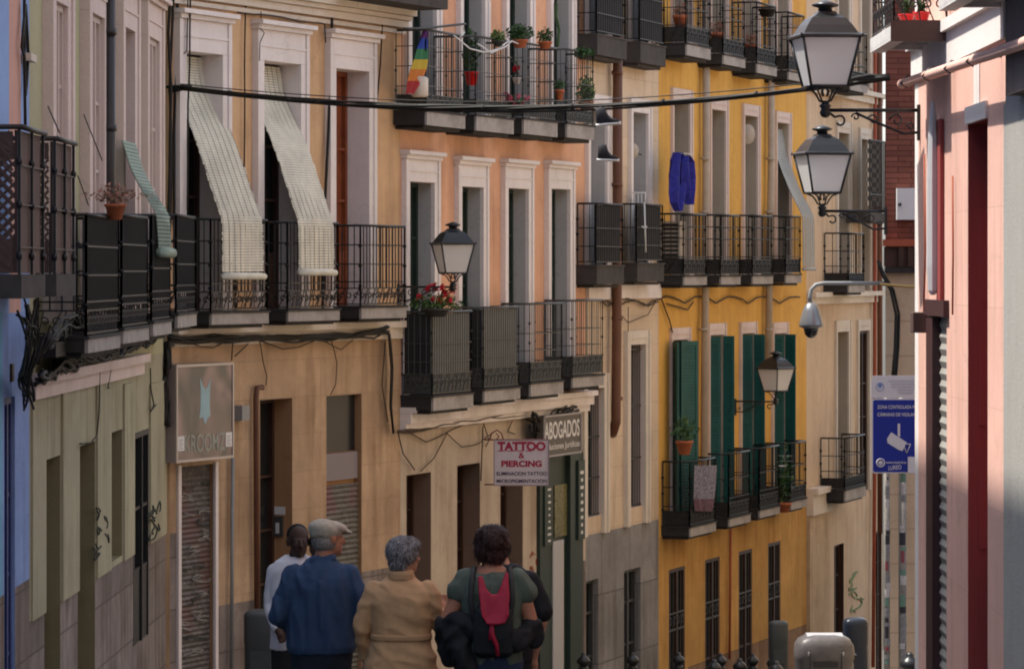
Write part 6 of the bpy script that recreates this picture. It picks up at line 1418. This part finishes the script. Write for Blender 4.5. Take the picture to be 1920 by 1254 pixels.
b = MB(); b.tube([(.0, -.25, 1.05), (.005, -.255, .98), (.03, -.25, .92), (.04, -.245, .85)], [.014, .016, .014, .012], 8); b.tube([(.0, -.25, 1.05), (-.01, -.255, .95)], .012, 8); o = b.build('strap', rd_); o.parent = r3
for q in (1, -1):
    b = MB(); b.tube([(q * .10, -.16, 1.0), (q * .13, -.155, 1.18), (q * .125, -.125, 1.30), (q * .11, -.03, 1.375), (q * .11, .07, 1.32)], .019, 8); o = b.build('shoulder_strap', mat('dark_strap_%s' % ('left' if q < 0 else 'right'), (0.03, 0.028, 0.03, 1), .7)); o.parent = r3
b = MB()   # black jacket wrapped over the elbows
cap_(b, (-.30, .02, 1.0), (-.20, -.05, 1.03), .07, .07); cap_(b, (-.20, -.05, 1.03), (-.05, -.14, .98), .08, .06); cap_(b, (-.29, .02, .96), (-.26, .0, .82), .065, .06); cap_(b, (-.22, -.08, .96), (-.16, -.12, .78), .08, .07)
cap_(b, (-.05, -.14, .95), (.15, -.12, .93), .07, .07); cap_(b, (.15, -.12, .93), (.245, 0, .97), .06, .065); cap_(b, (.245, 0, .99), (.26, .02, .93), .075, .06)
bake(b, 'jacket', mat('black_jacket_cloth', (0.012, 0.012, 0.015, 1), .8, noise=.3, scale=10), r3, .011, 3, .014, (9, 9, 8), 29)
b = MB(); loft(b, [(0, 0, .55, .19, .12), (0, 0, .78, .20, .14), (0, 0, .87, .18, .13)])
for q in (1, -1): cap_(b, (q * .09, 0, .8), (q * .10, .01, .48), .105, .085); cap_(b, (q * .10, .01, .48), (q * .105, -.01, .10), .082, .062)
bake(b, 'trousers', mat('blue_jeans', (0.022, 0.035, 0.075, 1), .85, noise=.2, scale=12), r3, .014, 3, .005, (6, 6, 5), 4)

# --- man in black T-shirt, mostly hidden behind her
D4 = 23.1; r4 = empty('person', wpos(944, D4), 'person in a black T-shirt half hidden behind the woman with the red backpack', 'person', 'people seen from behind in the street')
b = MB(); legs(b)
loft(b, [(0, 0, .80, .16, .12), (0, 0, 1.0, .16, .11), (0, 0, 1.24, .16, .10), (0, 0, 1.33, .13, .08), (0, .01, 1.38, .07, .06)])
cap_(b, (0, 0, 1.37), (-.03, .05, 1.46), .058, .055); P4 = head(b, (-.04, .07, 1.50), -30, .98)
for q in (1, -1):
    cap_(b, (q * .185, 0, 1.30), (q * .25, -.01, 1.04), .05, .043); cap_(b, (q * .25, -.01, 1.04), (q * .20, .08, .80), .040, .028); hand(b, (q * .20, .08, .80), (-q * .1, .2, -1), q, Vector((0, 1, 0)), .35)
bake(b, 'body', skin2, r4, .009, 3)
b = MB()
loft(b, [(0, 0, .78, .19, .135), (0, 0, 1.0, .195, .14), (0, 0, 1.2, .21, .138), (0, 0, 1.30, .20, .12), (0, 0, 1.38, .14, .10), (0, .01, 1.415, .09, .08)])
for q in (1, -1): cap_(b, (q * .17, 0, 1.30), (q * .245, -.01, 1.11), .072, .080)
bake(b, 't_shirt', mat('black_jersey', (0.010, 0.010, 0.013, 1), .8), r4, .011, 3, .006, (8, 8, 5), 31)
b = MB(); ell(b, P4(0, -.025, .02), .085, .09, .085, Matrix.Rotation(R(30), 3, 'Z')); bake(b, 'hair', mat('dark_brown_hair', (0.02, 0.012, 0.009, 1), .6), r4, .008, 2)
b = MB(); loft(b, [(0, 0, .55, .18, .12), (0, 0, .80, .19, .13), (0, 0, .86, .17, .12)])
for q in (1, -1): cap_(b, (q * .09, 0, .8), (q * .10, .01, .48), .10, .08); cap_(b, (q * .10, .01, .48), (q * .105, -.01, .10), .078, .062)
bake(b, 'trousers', mat('black_trousers_cloth', (0.015, 0.015, 0.018, 1), .85), r4, .014, 3)

# --- man in white shirt on the phone, facing the camera
D5 = 27.2; r5 = empty('person', wpos(555, D5), 'man in a white shirt holding a phone to his ear, standing by the doorway', 'person')
b = MB(); legs(b)
loft(b, [(0, 0, .82, .15, .11), (0, 0, 1.0, .15, .10), (0, 0, 1.3, .18, .11), (0, 0, 1.44, .15, .09), (0, 0, 1.48, .07, .06)])
cap_(b, (0, 0, 1.44), (.015, -.02, 1.54), .06, .057); P5 = head(b, (.02, -.035, 1.60), 165, 1.02)
cap_(b, (-.15, 0, 1.37), (-.19, 0, 1.12), .045, .04); cap_(b, (-.19, 0, 1.12), (-.12, -.17, .95), .038, .028); hand(b, (-.12, -.17, .95), (.4, -.4, -.6), -1, Vector((0, 1, 0)), .4)
cap_(b, (.18, 0, 1.38), (.24, -.10, 1.18), .05, .042); cap_(b, (.24, -.07, 1.18), (.165, -.05, 1.44), .04, .028); hand(b, (.165, -.05, 1.46), (-.25, .05, 1), 1, Vector((0, 1, 0)), .35)
bake(b, 'body', skindk, r5, .008, 2)
b = MB(); ell(b, P5(0, -.036, .045), .083, .082, .085, Matrix.Rotation(-R(165), 3, 'Z')); bake(b, 'hair', mat('black_short_hair', (0.008, 0.007, 0.007, 1), .9), r5, .008, 2)
for q in (1, -1):
    b = MB(); ell(b, P5(q * .032, .082, .0), .011, .006, .007, Matrix.Rotation(-R(165), 3, 'Z'), 10, 6); o = b.build('eye', M['reveal_grey'] if False else mat('eye_white_%d' % q, (0.10, 0.08, 0.07, 1), .4)); o.parent = r5
b = MB()
loft(b, [(0, 0, .80, .19, .13), (0, 0, 1.0, .185, .13), (0, 0, 1.25, .20, .13), (0, 0, 1.38, .192, .12), (0, 0, 1.45, .15, .105), (0, 0, 1.49, .08, .075)])
cap_(b, (-.15, 0, 1.375), (-.19, 0, 1.12), .062, .054); cap_(b, (-.19, 0, 1.12), (-.14, -.14, .98), .052, .042)
cap_(b, (.17, 0, 1.38), (.24, -.06, 1.18), .07, .06); cap_(b, (.24, -.06, 1.18), (.19, -.05, 1.34), .057, .045)
bake(b, 'shirt', mat('white_shirt_cloth', (0.66, 0.66, 0.72, 1), .8), r5, .010, 3, .007, (8, 8, 5), 37)
b = MB(); loft(b, [(0, 0, .55, .17, .12), (0, 0, .82, .18, .125), (0, 0, .90, .175, .12)])
for q in (1, -1): cap_(b, (q * .09, 0, .8), (q * .10, .01, .48), .10, .08); cap_(b, (q * .10, .01, .48), (q * .105, -.01, .10), .078, .062)
bake(b, 'trousers', mat('charcoal_trousers_cloth', (0.02, 0.02, 0.022, 1), .85), r5, .014, 3)
b = MB(); b.box8([P5(*p) for p in ((-.092, -.01, -.07), (-.082, -.01, -.07), (-.082, .055, -.09), (-.092, .055, -.09), (-.096, .0, .06), (-.086, .0, .06), (-.086, .06, .04), (-.096, .06, .04))])
ph = b.build('phone', M['iron']); ph.location += r5.location; r5.scale = (1.04,) * 3; ph.location = r5.location + (ph.location - r5.location) * 1.04; ph.scale = (1.04,) * 3; tag(ph, 'black phone held to the ear of the man in the white shirt', 'phone')
# ---------------- bollards and bins ----------------
def gp_(x, D): return Vector(((x - CX) / F * D, D, GZ(D)))
def bollard(loc, h, lab):
    root = empty('bollard', loc, lab, 'bollard', 'iron bollards along the pavement edge')
    b = MB(); b.lathe(loc, [(.085, 0), (.085, .06), (.06, .10), (.055, h * .3), (.052, h * .72), (.065, h * .76), (.065, h * .79), (.052, h * .82)], 14); b.build('post', M['lampiron'], root)
    b = MB(); b.lathe(loc, [(.052, h * .82), (.088, h * .87), (.09, h * .90), (.06, h * .94), (.032, h * .955), (.034, h * .98), (.014, h)], 14); b.build('cap', M['lampiron'], root)
    return root
def hz(y, D): return (HY - y) / F * D - GZ(D)
proto = None
for i, (x, y, D, lab) in enumerate(((1094, 1223, 46, 'bollard in front of the left grey clad doorway'), (1186, 1222, 46.5, 'bollard in front of the right grey clad doorway'), (1272, 1222, 48, 'bollard before the leftmost barred ground floor door of the yellow house'),
        (1339, 1235, 44, 'wide capped bollard before the second barred yellow house door'), (1351, 1224, 49, 'slim far bollard just right of the wide capped one'), (1387, 1233, 45, 'bollard before the third barred yellow house door'), (1411, 1224, 50, 'far bollard between the third barred door and the grey bin'),
        (1450, 1228, 47, 'rear one of the two bollards just left of the domed bin'), (1455, 1238, 42, 'front one of the two bollards just left of the domed bin'), (1706, 1222, 31, 'bollard beside the sticker covered sign poles'))):
    h = .96; L_ = gp_(x, D); L_.z = (HY - y) / F * D - h
    if proto is None: proto = bollard(L_, h, lab)
    else: dup(proto, L_, lab)
def bin_(loc, w, d, h, m, mtop, lab, name='litter_bin', tilt=0, band=True, slope=.08, taper=.93):
    root = empty(name, loc, lab, 'bin')
    def ring(z, sx, sy): 
        o = []; n = 24
        for k in range(n):
            a = 2 * math.pi * k / n; ca, sa = math.cos(a), math.sin(a); o.append(Vector((loc.x + math.copysign(abs(ca) ** .45, ca) * w / 2 * sx, loc.y + math.copysign(abs(sa) ** .45, sa) * d / 2 * sy, loc.z + z + 0)))
        return o
    prof = [(.02, taper * .96, taper * .96), (.06, taper, taper), (h * .72, .97, .97), (h * .74, 1.0, 1.0), (h - slope * 1.3, 1.0, 1.0), (h - slope * .75, .97, .97), (h - slope * .35, .86, .9), (h - slope * .08, .64, .7), (h, .40, .45)]
    vs = []; fs = []; n = 24
    for z, sx, sy in prof: vs += ring(z, sx, sy)
    for i in range(len(prof) - 1):
        for k in range(n): fs.append((i * n + k, i * n + (k + 1) % n, (i + 1) * n + (k + 1) % n, (i + 1) * n + k))
    fs += [tuple(range(n))[::-1], tuple((len(prof) - 1) * n + k for k in range(n))]
    b = MB(); b.raw(vs, fs, 0, True); b.build('bin_body', m, root)
    if band:
        b = MB(); pts = []; bw = w * .30
        for k in range(9):
            q = -1 + k / 4; pts.append((q * d * .49, h + .012 - slope * 1.25 * abs(q) ** 3.0))
        for (y0, z0), (y1, z1) in zip(pts, pts[1:]):
            b.box8([(loc.x - bw, loc.y + y0, loc.z + z0 - .03), (loc.x + bw, loc.y + y0, loc.z + z0 - .03), (loc.x + bw, loc.y + y1, loc.z + z1 - .03), (loc.x - bw, loc.y + y1, loc.z + z1 - .03), (loc.x - bw, loc.y + y0, loc.z + z0), (loc.x + bw, loc.y + y0, loc.z + z0), (loc.x + bw, loc.y + y1, loc.z + z1), (loc.x - bw, loc.y + y1, loc.z + z1)])
        b.build('lid_band', mtop, root)
    if w > .55:
        b = MB()
        for x_ in (-.26, .26): b.tube([(loc.x + w * x_, loc.y - d * .505, loc.z + h * .1), (loc.x + w * x_, loc.y - d * .505, loc.z + h * .80), (loc.x + w * x_, loc.y - d * .42, loc.z + h * .93)], .006, 5)
        b.box((loc.x - w * .2, loc.y - d * .52, loc.z + h * .66), (loc.x + w * .2, loc.y - d * .485, loc.z + h * .72)); b.box((loc.x + w * .44, loc.y - d * .3, loc.z + h * .70), (loc.x + w * .53, loc.y + d * .3, loc.z + h * .78)); b.build('moulding', M['iron'], root)
        return root
    b = MB(); b.box((loc.x - w * .28, loc.y - d * .515, loc.z + h * .50), (loc.x + w * .28, loc.y - d * .49, loc.z + h * .66)); b.build('front_panel', m, root)
    return root
dkg = mat('dark_grey_bin_plastic', (0.055, 0.062, 0.065, 1), .45, noise=.1, scale=5); lg = mat('light_grey_bin_lid', (0.34, 0.35, 0.37, 1), .35, noise=.08)
navy = mat('dark_navy_bin_plastic', (0.012, 0.018, 0.032, 1), .35)
D = 34.5; bin_(gp_(488, D), 60 * D / F, .34, hz(1142, D), dkg, lg, 'dark green grey litter bin beside the man in the blue shirt', band=False, slope=.05)
D = 36; bin_(gp_(1545, D), 112 * D / F, .50, hz(1188, D), mat('mid_grey_bin_plastic', (0.085, 0.078, 0.08, 1), .42, noise=.25, scale=9), lg, 'wide grey domed street bin with a pale band over its lid', slope=.14)
D = 45; bin_(gp_(1460, D), 36 * D / F, .22, hz(1163, D), dkg, lg, 'tall narrow grey bin in front of the last barred door of the yellow house', band=False, slope=.04)
D = 39; bin_(gp_(1604, D), 46 * D / F, .26, hz(1157, D), navy, lg, 'tall navy blue bin behind the wide domed one', band=False, slope=.06, taper=1.12)
